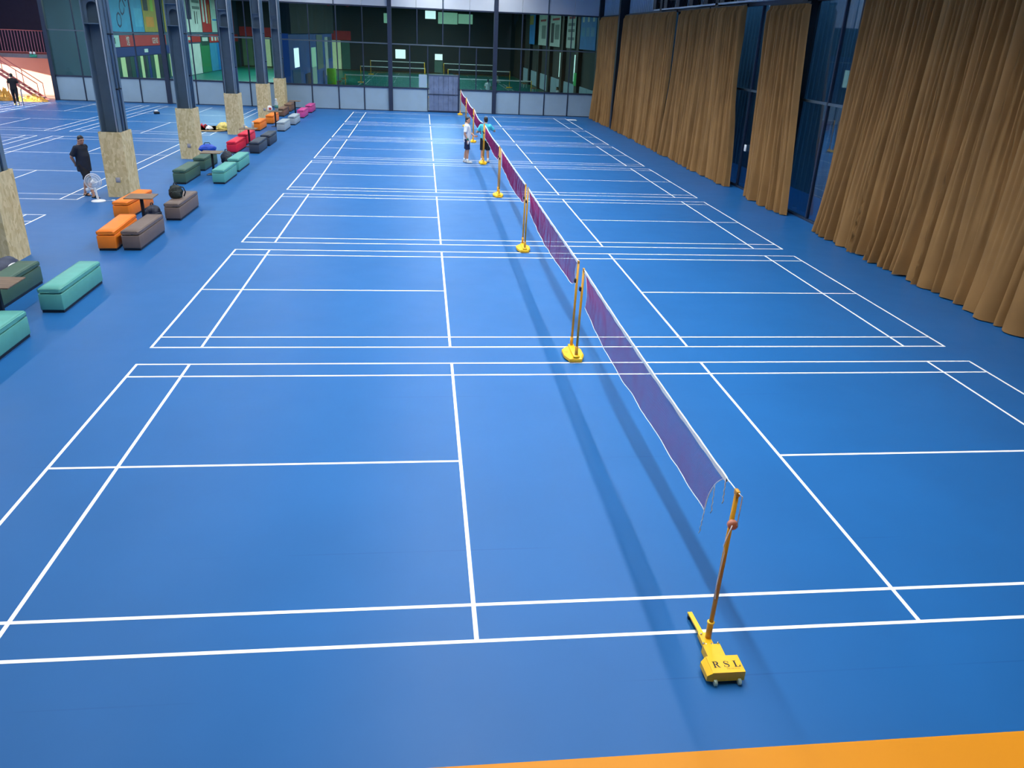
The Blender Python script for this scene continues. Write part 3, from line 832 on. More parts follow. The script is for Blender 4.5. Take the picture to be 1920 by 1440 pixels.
def person(label, loc, rz, shirt, short_m, shoe_m, cfg, group=None, scale=1.0, vox=.011):
    c = dict(hip=.92, footL=(0, .10), footR=(0, -.10), elbL=(-.02, .25, 1.13), elbR=(-.02, -.25, 1.13), wriL=(.06, .25, .89), wriR=(.06, -.25, .89),
             dL=(.05, 0, -1), dR=(.05, 0, -1), nL=None, nR=None, belly=1.0, hem=.50, shirt_hem=.84, yaw=0, pitch=0, sleeve=.72, kneeL=(.03, .0), kneeR=(.03, .0), sandals=False, curl=.5,
             toeL=0, toeR=0, lean=0.0, head=(.03, 0, 1.60), seated=False)
    c.update(cfg)
    t = thing('person', label, 'person', loc, rz, group); t.scale = (scale,) * 3
    kz = .50
    legs = []
    for sgn, f, kn in ((1, c['footL'], c['kneeL']), (-1, c['footR'], c['kneeR'])):
        hipp = Vector((0, .092 * sgn, c['hip'])); ank = Vector((f[0] - .03, f[1], .085))
        if c['seated']:
            knee = Vector((.42, .12 * sgn, .5)); ank = Vector((.40, .12 * sgn, .085)); hipp = Vector((0, .1 * sgn, .52))
        else:
            knee = hipp.lerp(ank, .52) + Vector((kn[0], kn[1], 0))
        legs.append((hipp, knee, ank))
    dz = (.52 - .92) if c['seated'] else 0
    up = lambda p: Vector((p[0], p[1], p[2] + dz))
    # ---- body, one continuous surface
    mb = MB(); bl = c['belly']
    tor = [(.84, 0, .09, .13), (.92, 0, .11, .165), (1.02, .01 * bl, .108 * bl, .16), (1.14, .012 * bl, .112 * bl, .155), (1.26, .008, .118, .17), (1.36, 0, .108, .18), (1.42, -.005, .08, .14), (1.47, -.005, .058, .065)]
    rings(mb, [(z + dz, x, a, b) for z, x, a, b in tor])
    for i, (h, k_, a) in enumerate(legs):
        calf = k_.lerp(a, .3) + Vector((-.012, 0, 0))
        limb(mb, [h, h.lerp(k_, .5), k_, calf, a], [.092, .078, .056, .057, .037])
        toe = (c['toeL'], c['toeR'])[i]; dirv = Vector((math.cos(toe), math.sin(toe), 0))
        limb(mb, [a + Vector((0, 0, -.035)) - dirv * .03, a + dirv * .07 + Vector((0, 0, -.05)), a + dirv * .15 + Vector((0, 0, -.06))], [.036, .034, .024])
    for sgn, e_, w_, d_, n_ in ((1, c['elbL'], c['wriL'], c['dL'], c['nL']), (-1, c['elbR'], c['wriR'], c['dR'], c['nR'])):
        sh = Vector((-.005, .178 * sgn, 1.385 + dz)); e_ = up(e_); w_ = up(w_)
        limb(mb, [sh, sh.lerp(e_, .5), e_, e_.lerp(w_, .3), w_], [.056, .048, .040, .041, .027])
        hand(mb, w_, d_, sgn, c['curl'], n_)
    hc = up(c['head'])
    limb(mb, [(-.012, 0, 1.42 + dz), (.0, 0, 1.53 + dz)], [.06, .054])
    Rh = Matrix.Rotation(c['yaw'], 3, 'Z') @ Matrix.Rotation(c['pitch'], 3, 'Y')
    E_ = lambda off, rx, ry, rz, nu=16, nv=10: mb.ell(hc + Rh @ Vector(off), rx, ry, rz, Rh, nu, nv)
    E_((0, 0, .01), .097, .077, .105); E_((.022, 0, -.055), .068, .062, .062); E_((.062, 0, -.085), .026, .030, .024)
    E_((.098, 0, -.02), .018, .015, .024); E_((.086, 0, .045), .02, .05, .016)
    for sg in (1, -1): E_((-.005, .078 * sg, -.01), .022, .011, .034)
    E_((.088, 0, -.062), .012, .026, .011)
    body = link('body', remesh(mb, vox), M_skin, t)
    # face details
    fm = MB()
    for sg in (1, -1): fm.ell(hc + Rh @ Vector((.083, .031 * sg, .008)), .008, .013, .006, Rh, 10, 6)
    fm.build('eyes', M_ink, body)
    fm = MB()
    for sg in (1, -1): fm.ell(hc + Rh @ Vector((.090, .032 * sg, .036)), .008, .02, .005, Rh, 10, 6)
    fm.build('eyebrows', M_hair, body)
    MB().ell(hc + Rh @ Vector((.096, 0, -.063)), .006, .022, .004, Rh, 10, 6).build('mouth', mat('lips', srgb(150, 84, 78), .5), body)
    # ---- hair
    hm = MB()
    hm.ell(hc + Rh @ Vector((-.018, 0, .032)), .098, .085, .096, Rh); hm.ell(hc + Rh @ Vector((-.04, 0, -.02)), .07, .078, .08, Rh)
    hm.ell(hc + Rh @ Vector((.03, 0, .085)), .06, .06, .03, Rh)
    if c.get('ponytail'):
        limb(hm, [hc + Vector((-.09, 0, .04)), hc + Vector((-.14, 0, -.04)), hc + Vector((-.12, 0, -.26))], [.03, .035, .012])
    link('hair', remesh(hm, .012, 2), M_hair, t)
    # ---- shirt
    sm = MB(); g = .018
    tor2 = [(c['shirt_hem'], .005, .128 * max(1, bl * .98), .185), (.92, .004, .132 * bl, .188), (1.04, .01 * bl, .13 * bl, .178), (1.16, .012 * bl, .132 * bl, .176), (1.27, .008, .136, .19), (1.36, 0, .124, .197), (1.42, -.005, .094, .155), (1.462, -.006, .074, .085)]
    rings(sm, [(z + dz, x, a, b) for z, x, a, b in tor2])
    for sgn, e_ in ((1, c['elbL']), (-1, c['elbR'])):
        sh = Vector((-.005, .17 * sgn, 1.375 + dz)); e_ = up(e_)
        en = sh.lerp(e_, c['sleeve'])
        pts = [sh.lerp(en, q / 4) for q in range(5)]
        sm.tube(pts, [.078, .074, .071, .072, .075], 16); sm.ell(sh, .08, .08, .08)
    so_ = link('shirt', remesh(sm, vox + .002, 3), shirt, t)
    MB().lathe([(.062, 0), (.068, .012), (.058, .022), (.054, .012)], 18, (-.006, 0, 1.462 + dz)).build('collar', shirt, so_)
    # ---- shorts or trousers
    pm = MB()
    rings(pm, [(c['hip'] - .09 + dz, 0, .115, .165), (c['hip'] + dz, 0, .126, .182), (1.0 + dz, .004, .122 * max(1, bl * .95), .172), (1.03 + dz, .004, .118, .165)])
    for (h, k_, a) in legs:
        full = [h, h.lerp(k_, .5), k_, a]
        if c['hem'] > .3:
            f = 1.0 if c['seated'] else (h.z - c['hem']) / (h.z - k_.z)
            pts = [h.lerp(k_, f * q / 4) for q in range(5)]; rs = [.112, .108, .102, .098, .098]
        else:
            pts = [h, h.lerp(k_, .5), k_, k_.lerp(a, .5), a]; rs = [.108, .094, .074, .066, .058]
        pm.tube(pts, rs, 16)
    link('shorts' if c['hem'] > .3 else 'trousers', remesh(pm, vox + .002, 3), short_m, t)
    # ---- shoes
    for i, (h, k_, a) in enumerate(legs):
        toe = (c['toeL'], c['toeR'])[i]; R3 = Matrix.Rotation(toe, 3, 'Z')
        s = MB(); ctr = Vector((a.x, a.y, 0))
        if c['sandals']:
            vs = [ctr + R3 @ Vector((x, y * .045, 0)) for x, y in ((-.07, .6), (-.07, -.6), (.0, -.8), (.1, -1.05), (.18, -.7), (.2, 0), (.18, .7), (.1, 1.05), (0, .8))]
            s.prism([(v.x, v.y) for v in vs], 0.0, .022)
            s.tube([ctr + R3 @ Vector((.07, -.046, .02)), ctr + R3 @ Vector((.08, -.03, .066)), ctr + R3 @ Vector((.09, .03, .066)), ctr + R3 @ Vector((.07, .046, .02))], .02, 8)
            s.build('sandal', shoe_m, t)
        else:
            b = MB(); b.ell(ctr + R3 @ Vector((.075, 0, .045)), .14, .05, .05, R3); b.ell(ctr + R3 @ Vector((-.0, 0, .075)), .062, .045, .06, R3)
            b.v = [(x, y, max(z, .0)) for x, y, z in b.v]
            shoe = link('shoe', remesh(b, .012, 2), shoe_m, t)
            if c.get('shoe_trim'):
                MB().ell(ctr + R3 @ Vector((.05, 0, .085)), .05, .03, .022, R3).build('tongue', c['shoe_trim'], shoe)
            limb_ = MB(); limb_.tube([a + Vector((0, 0, -.0)), a + Vector((0, 0, .09))], [.044, .043], 14); limb_.build('sock', M_white, t)
    return t
M_navy = mat('navy_polo', srgb(26, 34, 52), .8, var=.1, nscale=10)
M_blackshort = mat('black_shorts', srgb(18, 20, 30), .8, var=.1)
M_navyshort = mat('navy_shorts', srgb(22, 28, 62), .75, var=.1)
M_whitetee = mat('white_tee', srgb(214, 220, 228), .85, var=.04, nscale=7, bump=.3, bscale=14)
M_turq = mat('turquoise_tee', srgb(70, 186, 206), .85, var=.06, nscale=7, bump=.3, bscale=14)
M_shoew = mat('white_shoe', srgb(216, 214, 204), .6, var=.04)
M_shoey = mat('yellow_shoe', srgb(226, 214, 120), .6, var=.04)
person('person in a navy polo and black shorts with hands clasped behind the back', (-12.0, 18.66, 0), math.radians(-22), M_navy, M_blackshort, M_black,
       dict(footL=(-.14, .06), footR=(.30, -.10), elbL=(-.14, .245, 1.13), elbR=(-.14, -.245, 1.13), wriL=(-.20, .06, .93), wriR=(-.22, -.06, .90), dL=(-.1, -.7, -.5), dR=(-.1, .7, -.5), nL=(-1, 0, 0), nR=(-1, 0, 0),
            belly=1.36, hem=.46, shirt_hem=.72, yaw=-.35, pitch=.28, sandals=True, sleeve=.85, head=(.06, 0, 1.585)), scale=.99)
p2 = person('person in a white T-shirt and navy shorts standing left of the net', (-.69, 26.85, 0), math.radians(-8), M_whitetee, M_navyshort, M_shoew,
       dict(footL=(-.06, .10), footR=(.06, -.08), elbR=(-.06, -.27, 1.12), wriR=(.05, -.26, .88), elbL=(.1, .25, 1.13), wriL=(.28, .16, 1.0), dL=(.8, -.3, .1), belly=1.12, hem=.52, shirt_hem=.80, yaw=-.42,
            shoe_trim=M_ink, sleeve=.8), scale=1.02)
MB().lathe([(.03, 0), (.04, .01), (.04, .07), (.03, .08)], 16, (.045, -.26, .885)).build('wristband', mat('green_band', srgb(20, 118, 92), .8), p2)
MB().ell((.075, -.265, .80), .03, .022, .06).build('glove', M_white, p2)
person('person in a turquoise T-shirt and black shorts tying the net, seen from behind', (.06, 27.12, 0), math.radians(88), M_turq, M_blackshort, M_shoew,
       dict(footL=(-.02, .13), footR=(-.05, -.12), elbL=(.05, .33, 1.13), wriL=(.25, .10, 1.2), elbR=(.08, -.36, 1.19), wriR=(.26, -.08, 1.30), dL=(.5, -.8, .3), dR=(.4, .8, .3), hem=.47, shirt_hem=.84, yaw=.25, pitch=.2,
            sleeve=.72, toeL=.3, toeR=-.3), scale=1.02)
p4 = person('person in black walking away past the golden tarps', (-25.42, 44.5, 0), math.radians(115), mat('black_tee', srgb(26, 24, 34), .85, var=.08), M_blackshort, M_shoey,
       dict(footL=(.14, .08), footR=(-.16, -.08), elbR=(-.04, -.3, 1.15), wriR=(.04, -.36, .92), dR=(.0, -.15, -1), hem=.1, shirt_hem=.84), scale=.98)
tag(MB().tube([(-25.02, 44.42, .86), (-24.95, 44.2, .012)], .032, 10).build('carried_pole', mat('grey_pole', srgb(96, 112, 140), .5)), 'grey pole held upright by the person in black', 'pole')

# ------------------------------------------------------------------ fan
fx, fy_ = -11.5, 17.98
fan = thing('pedestal_fan', 'white pedestal fan standing at the foot of a pillar', 'fan', (fx, fy_, 0), math.radians(14))
MB().lathe([(.0, 0), (.185, 0), (.19, .012), (.17, .03), (.06, .045), (.03, .05)], 32).build('base', M_white, fan)
MB().tube([(0, 0, .04), (-.035, 0, .38)], [.032, .024], 12).build('stem', M_white, fan)
hcx, hz = -.05, .55
MB().rbox(-.10 + hcx + .05, .0 + hcx + .05, .02, .14, hz - .06, hz + .05, .03, 3).build('motor', M_white, fan)
gd = MB(); R_ = .215
for (rr, yy_) in ((R_, 0), (R_ * .97, -.05), (R_ * .8, -.085), (R_ * .97, .045), (R_ * .75, .075), (R_ * .5, -.095)):
    gd.tube([(hcx + rr * math.cos(a), yy_, hz + rr * math.sin(a)) for a in [2 * PI * i / 36 for i in range(37)]], .0035 if rr < R_ else .007, 5, False)
for i in range(40):
    a = 2 * PI * i / 40; c_, s_ = math.cos(a), math.sin(a)
    gd.tube([(hcx + r_ * c_, y_, hz + r_ * s_) for r_, y_ in ((.04, -.1), (R_ * .8, -.085), (R_, 0), (R_ * .75, .075), (.05, .09))], .0018, 4, False)
gd.build('guard', M_white, fan)
for i in range(3):
    a0 = i * 2 * PI / 3; bl = MB(); vs = []
    for q in range(7):
        a = a0 + q / 6 * 1.4; tw = .03 * (q / 6 - .5)
        vs += [(hcx + .03 * math.cos(a), tw * .4, hz + .03 * math.sin(a)), (hcx + .12 * math.cos(a), tw, hz + .12 * math.sin(a)), (hcx + (.17 + .02 * math.sin(PI * q / 6)) * math.cos(a), tw * 1.2, hz + (.17 + .02 * math.sin(PI * q / 6)) * math.sin(a))]
    bl.add(vs, [(3 * q + j, 3 * q + 3 + j, 3 * q + 4 + j, 3 * q + 1 + j) for q in range(6) for j in range(2)], True)
    bl.build('blade', mat('clear_blade', srgb(170, 200, 226), .2, alpha=.45, var=.02), fan)
MB().ell((hcx, -.1, hz), .05, .018, .05).build('badge', M_white, fan)
MB().rbox(-.27, -.19, -.02, .05, .28, .37, .02, 2).build('control_box', M_white, fan)
MB().tube([(-.2, .01, .32), (-.05, .01, .36)], .012, 8).build('bracket', M_white, fan)
MB().tube([(.18, 0, .008), (.26, .03, .006), (.34, .02, .006), (.40, .12, .006)], .006, 6).build('power_cord', M_white, fan)
pl = MB().rbox(-11.16, -11.07, 18.0, 18.07, 0, .045, .01, 2).build('plug_block', M_white); tag(pl, 'small white plug block on the floor by the fan', 'plug')

# ------------------------------------------------------------------ bags and table things
def blob(c, r, seed, amp=.15, n=22, flat=True):
    bm = bmesh.new(); bmesh.ops.create_icosphere(bm, subdivisions=4, radius=1)
    for v in bm.verts:
        d = 1 + amp * noise.noise(v.co * 2.2 + Vector((seed, 0, 0))) + amp * .4 * noise.noise(v.co * 6 + Vector((0, seed, 0)))
        v.co = Vector((v.co.x * r[0] * d, v.co.y * r[1] * d, v.co.z * r[2] * d)) + Vector(c)
        if flat and v.co.z < 0: v.co.z = 0
    mb = MB(); mb.bm(bm); return mb
def backpack(loc, rz, label, m, s=1.0, strap=True):
    t = thing('backpack', label, 'backpack', loc, rz)
    t.scale = (s, s, s)
    blob((0, 0, .14), (.17, .15, .2), loc[0] * 3, .16).build('bag_body', m, t)
    blob((0, -.12, .09), (.12, .06, .11), 4, .1).build('front_pocket', m, t)
    MB().tube([(-.04, .02, .31), (-.02, .02, .38), (.03, .02, .38), (.05, .02, .31)], .012, 6).build('grab_handle', M_black, t)
    if strap: MB().tube([(.1, .04, .28), (.2, .02, .26), (.24, 0, .14), (.19, 0, .03)], .018, 6).build('shoulder_strap', M_black, t)
    MB().tube([(-.12, -.14, .18), (0, -.185, .19), (.12, -.14, .18)], .005, 5).build('zip', mat('zip_grey', srgb(80, 90, 90), .4), t)
    return t
backpack((-8.92, 16.45, .447), .3, 'black backpack sitting on a taupe bench', mat('bag_black_green', srgb(16, 30, 26), .6, var=.3, nscale=10, bump=.4, bscale=10), 1.0)
backpack((-9.33, 15.75, 0), 1.2, 'dark navy backpack on the floor under the near table', mat('bag_navy', srgb(22, 30, 52), .6, var=.25, nscale=10, bump=.4, bscale=10), 1.15, False)
backpack((-9.60, 25.3, 0), .6, 'dark grey backpack standing beside the farther dark green bench', mat('bag_grey', srgb(34, 44, 58), .65, var=.2, nscale=10), 1.3, True)
bb = thing('sports_bag', 'bright blue sports bag behind the farther dark green bench', 'bag', (-10.15, 24.9, .447), .4)
blob((0, 0, .12), (.3, .16, .15), 3, .12).build('bag_body', mat('bag_blue', srgb(24, 74, 190), .5, var=.2, nscale=6), bb)
MB().tube([(-.12, 0, .24), (-.08, 0, .32), (.08, 0, .32), (.12, 0, .24)], .014, 6).build('handle', M_black, bb)
rb = thing('racket_bag', 'dark racket bag with a purple and white print at the left edge', 'bag', (-10.35, 10.2, 0), 1.5)
blob((0, 0, .2), (.42, .2, .3), 7, .1).build('bag_body', mat('bag_slate', srgb(52, 60, 84), .55, var=.2), rb)
MB().tube([(.28 * math.cos(a) - .05, -.19 - .02 * math.cos(2 * a), .22 + .16 * math.sin(a)) for a in [PI * i / 10 for i in range(11)]], .018, 6).build('white_stripe', M_white, rb)
MB().ell((-.05, -.2, .24), .12, .02, .06).build('purple_patch', mat('purple_patch', srgb(120, 24, 140), .5), rb)
pn = MB().rbox(-9.42, -9.28, 7.72, 7.8, .745, .752, .002, 1).build('paper_slip', M_white); tag(pn, 'white paper slip on the table at the left edge', 'paper')
def bottle(loc, label, h=.27, r=.034, m=None):
    t = thing('bottle', label, 'bottle', loc)
    MB().lathe([(.0, 0), (r, .004), (r, h * .62), (r * .45, h * .86), (r * .42, h * .95)], 16).build('bottle_body', m, t)
    MB().lathe([(r * .5, h * .93), (r * .5, h)], 12).build('cap', M_white, t)
    MB().lathe([(r * 1.03, h * .25), (r * 1.03, h * .5)], 16).build('label_band', mat('green_label', srgb(60, 130, 120), .5), t)
    return t
M_clear = mat('clear_plastic', srgb(200, 216, 224), .1, alpha=.55, var=.02)
bottle((-9.8, 37.6, .745), 'large clear water bottle on the table behind the orange bench', .6, .09, M_clear)
sb = thing('snack_bag', 'white and red snack bag on the bottle table', 'snack bag', (-10.12, 37.55, .745))
blob((0, 0, .12), (.13, .07, .15), 5, .12).build('pouch', M_white, sb); MB().ell((.02, -.07, .12), .06, .015, .06).build('red_print', mat('red_print', srgb(200, 40, 50), .5), sb)
for (x, y, h, lb) in ((-9.82, 29.8, .16, 'clear cup on the table over the red benches, left one'), (-9.5, 29.95, .24, 'taller clear cup on the table over the red benches')):
    cp = thing('plastic_cup', lb, 'cup', (x, y, .745))
    MB().lathe([(.0, 0), (.035, 0), (.045, h), (.041, h), (.033, .006)], 14).build('cup_wall', M_clear, cp)
    MB().lathe([(.046, h - .006), (.046, h + .004)], 14).build('rim', M_white, cp)
# play mat with toys
pm_ = thing('play_mat', 'pale yellow round mat spread on the floor beside a pillar', 'mat', (-12.6, 35.6, 0))
MB().lathe([(.0, 0), (1.0, 0), (1.05, .03), (1.0, .06), (.0, .06)], 40).build('mat_disc', mat('straw_mat', srgb(236, 204, 144), .7, var=.18, nscale=9), pm_)
MB().lathe([(1.03, .03), (1.07, .045), (1.03, .06)], 40).build('edge_roll', mat('straw_edge', srgb(234, 200, 140), .6), pm_)
def laid(mb, z, name, m, label, cat):
    o = mb.build(name, m); o.location.z = z; return tag(o, label, cat)
laid(blob((-11.92, 35.3, .03), (.40, .36, .24), 2, .4), .064, 'crumpled_sheet', mat('yellow_sheet', srgb(242, 206, 110), .5, var=.4, nscale=4), 'crumpled bright yellow sheet heaped on the straw mat', 'sheet')
rt = thing('red_toy', 'red crossed ribbon bow lying on the straw mat', 'toy', (-13.05, 35.55, .064))
for i in range(4):
    MB().tube([(0, 0, .03), (.2 * math.cos(i * 1.7), .2 * math.sin(i * 1.7), .16), (.3 * math.cos(i * 1.7 + .3), .3 * math.sin(i * 1.7 + .3), .03)], .035, 7).build('ribbon', mat('red_ribbon', srgb(200, 40, 56), .5), rt)
laid(blob((-12.6, 35.15, .02), (.16, .22, .13), 9, .3), .064, 'white_cloth', M_white, 'white cloth bundle between the red bow and the yellow sheet', 'cloth')
tag(blob((-11.08, 35.5, 0), (.26, .4, .2), 12, .3).build('crumpled_sheet', MATS['straw_mat']), 'straw coloured sheet on the floor behind the farther red bench', 'sheet')
sh_ = thing('small_box', 'small white and dark box lying on a far left court line', 'box', (-17.05, 42.0, 0), .5)
MB().rbox(-.14, .14, -.1, .1, 0, .12, .01, 1).build('box_body', M_black, sh_); MB().rbox(-.1, .08, -.08, .06, .12, .2, .02, 1).build('box_lid', M_white, sh_)
for (x, y, s, lb) in ((7.0, 46.1, .3, 'white printed decal on the floor in the far right corner'),):
    dcl = B(x - s, x + s, y - s * 1.0, y + s * .9, 0.001, .004).build('floor_decal', M_line); tag(dcl, lb, 'decal')

# ------------------------------------------------------------------ stair, balcony and tarps at the far left
struct('wall_stair', B(XL - .3, -24.86, 52.0, 52.2, 0, ZC), M_pink)
struct('wall_side', B(-24.9, -24.775, YW + .12, 52.2, 0, ZC), M_pink)
struct('floor_stair', B(XL - .3, -24.86, YW + .2, 52.2, -.15, 0), mat('concrete', srgb(176, 160, 150), .8, var=.1))
struct('ceiling_stair', B(XL - .3, -24.8, YW + .25, 52.3, ZC, ZC + .2), M_ceil)
bal = thing('balcony', 'steel balcony with a pink railing above the stair', 'balcony', (-28.4, 48.9, 2.55))
B(-3.6, 3.5, -.35, 3.0, -.12, .0).build('deck', M_rosesteel, bal)
B(-3.6, 3.5, -.40, -.33, -.2, .02).build('edge_beam', mat('grey_beam', srgb(120, 112, 120), .6), bal)
for z in (.12, 1.32): MB().tube([(-3.6, -.32, z), (3.5, -.32, z)], .025, 8).build('rail', M_rosesteel, bal)
bs = MB().tube([(0, -.32, .12), (0, -.32, 1.32)], .016, 6, False).mesh('baluster'); bs.materials.append(mat('pink_rail', srgb(186, 120, 140), .5))
for i in range(42): link('baluster', bs, None, bal, (-3.5 + i * .17, 0, 0))
MB().box(-3.6, 3.5, 2.6, 2.7, .0, 6.0).build('dark_back_panel', M_purple, bal)
ex = thing('exit_sign', 'green exit sign with two white lamps under the balcony edge', 'sign', (-25.75, 48.47, 2.5))
MB().rbox(-.2, .2, -.05, .03, -.1, .06, .01, 1).build('sign_box', mat('exit_green', srgb(40, 150, 120), .4), ex)
for x in (-.1, .1): MB().ell((x, -.05, .14), .075, .06, .075).build('lamp', M_white, ex)
st = thing('staircase', 'rose painted steel staircase rising to the left under the balcony', 'staircase', (-25.5, 48.05, 0))
N_ = 14; RUN, RISE = .27, .185
for y in (-.37, .37):
    mb = MB(); mb.prism([(0, 0), (.25, 0), (-N_ * RUN + .25, N_ * RISE), (-N_ * RUN, N_ * RISE + .0), (-N_ * RUN, N_ * RISE + .0)][:4], y - .03, y + .03)
    mb.v = [(x, z, yy_) for x, yy_, z in mb.v]; mb.build('stringer', M_rosesteel, st)
for i in range(N_):
    B(-(i + 1) * RUN + .02, -i * RUN + .06, -.34, .34, (i + 1) * RISE - .03, (i + 1) * RISE).build('tread', mat('tread_grey', srgb(214, 190, 186), .6), st)
for y in (-.37, .37):
    MB().tube([(.0, y, .95), (-N_ * RUN, y, N_ * RISE + .95)], .026, 8).build('handrail', M_rosesteel, st)
    for i in range(0, N_ + 1, 4): MB().tube([(-i * RUN, y, i * RISE + .02), (-i * RUN, y, i * RISE + .95)], .02, 6).build('rail_post', M_rosesteel, st)
def heap(name, label, c, rx, ry, h, seed, m):
    vs = []; n = 40
    for j in range(n + 1):
        for i in range(n + 1):
            u, v = 2 * i / n - 1, 2 * j / n - 1; r = min(1, math.hypot(u, v))
            e = max(0, 1 - r ** 2.2) ** .6
            k_ = abs(noise.noise((u * 2.2 + seed, v * 2.2, 0))) + .5 * abs(noise.noise((u * 6, v * 6 + seed, 1)))
            vs.append((c[0] + rx * u * (1 + .15 * noise.noise((u * 3, v * 3, seed))), c[1] + ry * v, h * e * (.35 + 1.3 * k_)))
    fs = [(j * (n + 1) + i, j * (n + 1) + i + 1, (j + 1) * (n + 1) + i + 1, (j + 1) * (n + 1) + i) for j in range(n) for i in range(n)]
    o = MB().add(vs, fs, False).build(name, m); tag(o, label, 'tarp', 'golden tarps by the stair'); return o
heap('tarp', 'low crumpled golden tarp at the foot of the stair', (-25.75, 47.1, 0), .95, .4, .30, 3, M_gold)
heap('tarp', 'peaked golden tarp behind the person in black', (-27.3, 47.1, 0), .46, .4, .60, 8, M_gold)
heap('tarp', 'orange golden tarp piled at the left picture edge', (-28.7, 47.1, 0), .8, .42, .9, 14, M_gold)
tag(blob((-28.0, 46.2, 0), (.35, .3, .5), 6, .2).build('teal_bundle', mat('teal_bundle', srgb(40, 150, 150), .6, var=.2)), 'teal bundle on the floor at the far left edge', 'bundle')

# ------------------------------------------------------------------ hall behind the glass
YA = 102.0
struct('floor_annex', B(-25, 9.6, YW + .2, YA, -.15, 0), M_green_floor)
fa = bpy.data.objects['floor_annex']
for cx in (-5.25, 3.15):
    for cy in (60.5, 77.0, 93.2): link('court_lines', cmy, M_line, fa, (cx, cy, 0))
M_annex = mat('annex_wall', srgb(64, 92, 118), .7, var=.1, nscale=.5)
M_annexd = mat('annex_ceiling', srgb(36, 46, 50), .7, var=.1, nscale=.5)
M_annexblue = mat('annex_blue', srgb(62, 98, 184), .6, var=.15, nscale=.5)
struct('ceiling_annex', B(-25, 9.8, YW + .2, YA, 7.7, 7.9), M_annexd)
struct('wall_annex_left', B(-24.77, -24.7, YW + .12, YA, 0, 7.9), M_annex)
struct('wall_annex_right', B(9.3, 9.6, YW + .1, YA, 0, 7.9), M_annexd)
struct('wall_annex_back', B(-25, 9.6, YA, YA + .2, 0, 7.9), M_annexd)
war = bpy.data.objects['wall_annex_right']
for i, y in enumerate((49.4, 56.5, 63.5, 70.5, 77.5, 84.5, 91.5)):
    B(9.0, 9.3, y - .5, y + .5, 0, 7.7).build('column', M_black, war)
    if i < 6:
        for q in (0, 1): MB().rbox(9.2, 9.28, y + .6 + q * 2.95, y + 3.45 + q * 2.95, .1, 1.5, .02, 1, smooth=False).build('lower_panel', M_panel, war)
        if i in (1, 2): B(9.22, 9.29, y + 1.0, y + 2.2, 1.7, 3.6).build('lit_pane', mat('daylight_pane', (.6, .8, .75), .5, emit=(.75, .95, .85), estr=.9), war)
# posters
def poster(name, label, wall, a0, a1, z0, z1, m, prints=()):
    """wall: 'L' faces +x on the left wall, 'R' faces -x on the right wall"""
    x = -24.68 if wall == 'L' else 9.0 - .03
    t = thing(name, label, 'poster', (x, (a0 + a1) / 2, z0))
    s = 1 if wall == 'L' else -1
    hw = (a1 - a0) / 2
    bx = (0, .03) if wall == 'L' else (0, .03)
    B(bx[0], bx[1], -hw, hw, 0, z1 - z0).build('sheet', m, t)
    for (u0, u1, v0, v1, pm2) in prints:
        xx = .034 if wall == 'L' else -.004
        w2, h2 = 2 * hw, z1 - z0
        ya, yb = -hw + u0 * w2, -hw + u1 * w2
        MB().add([(xx, ya, v0 * h2), (xx, yb, v0 * h2), (xx, yb, v1 * h2), (xx, ya, v1 * h2)], [(0, 1, 2, 3) if wall == 'L' else (3, 2, 1, 0)]).build('print', pm2, t)
    return t
C_ = lambda n_, r, g, b: mat('print_' + n_, srgb(r, g, b), .6, var=.12, nscale=1.5)
c_blue = C_('blue', 60, 150, 196); c_navy = C_('navy', 30, 44, 90); c_gold = C_('gold', 170, 148, 60); c_lime = C_('lime', 150, 190, 60); c_wine = C_('wine', 96, 24, 50)
c_pale = C_('pale', 186, 216, 210); c_grn = C_('green', 40, 130, 84); c_red = C_('red', 190, 44, 48); c_white = C_('white', 214, 222, 218); c_grey = C_('grey', 120, 136, 136); c_orange = C_('orange', 224, 140, 44)
c_rblue = C_('royal', 24, 46, 120); c_pblue = C_('posterblue', 30, 134, 214); c_dgreen = C_('dgreen', 30, 74, 66); c_char = C_('char', 40, 44, 54)
pb = poster('wall_poster', 'large light blue poster with slanted lettering behind the back glass', 'L', 56.2, 66.4, 3.85, 7.6, c_blue, ((.06, .15, .28, .9, c_lime), (.06, .15, .22, .3, c_char), (.2, .29, .22, .9, c_wine), (.80, .97, .1, .45, C_('blue2', 84, 170, 210))))
M_ = Matrix.Translation((.036, .9, 1.35)) @ Matrix(((0, 0, 1, 0), (1, 0, 0, 0), (0, 1, 0, 0), (0, 0, 0, 1))) @ Matrix.Rotation(.75, 4, 'Z')
put_text('OCIO', 1.5, c_navy, pb, M_, 'lettering')
poster('wall_poster', 'gold poster with dark racket handles beside the light blue poster', 'L', 66.5, 71.6, 3.85, 7.6, c_gold, ((.05, .28, .42, 1, c_char), (.4, .55, .42, 1, c_lime), (.68, .85, .4, 1, c_grn), (.1, .5, .1, .3, c_orange)))
poster('wall_poster', 'tall gold poster strip just behind the second pillar', 'L', 72.0, 74.6, 3.85, 7.6, c_gold, ((.2, .8, .5, .7, c_wine),))
poster('wall_poster', 'pale green poster with a grass strip', 'L', 75.0, 78.8, 3.85, 7.6, c_pale, ((0, 1, 0, .22, c_grn), (.4, .6, .3, .95, c_grey)))
poster('wall_poster', 'white poster with a dark navy sole shape', 'L', 79.0, 84.6, 3.85, 7.6, c_white, ((.05, .35, .3, 1, c_navy), (.45, .95, .55, .62, c_grey), (.45, .95, .7, .77, c_grey), (.45, .95, .85, .92, c_grey), (.55, .6, .2, .5, c_char), (.7, .74, .2, .5, c_char)))
poster('wall_poster', 'dark red poster with white vertical lettering bars', 'L', 84.8, 88.6, 3.85, 7.6, c_red, ((.1, .3, .25, .8, c_white), (.45, .6, .22, .95, c_white), (.75, .88, .22, .7, c_gold)))
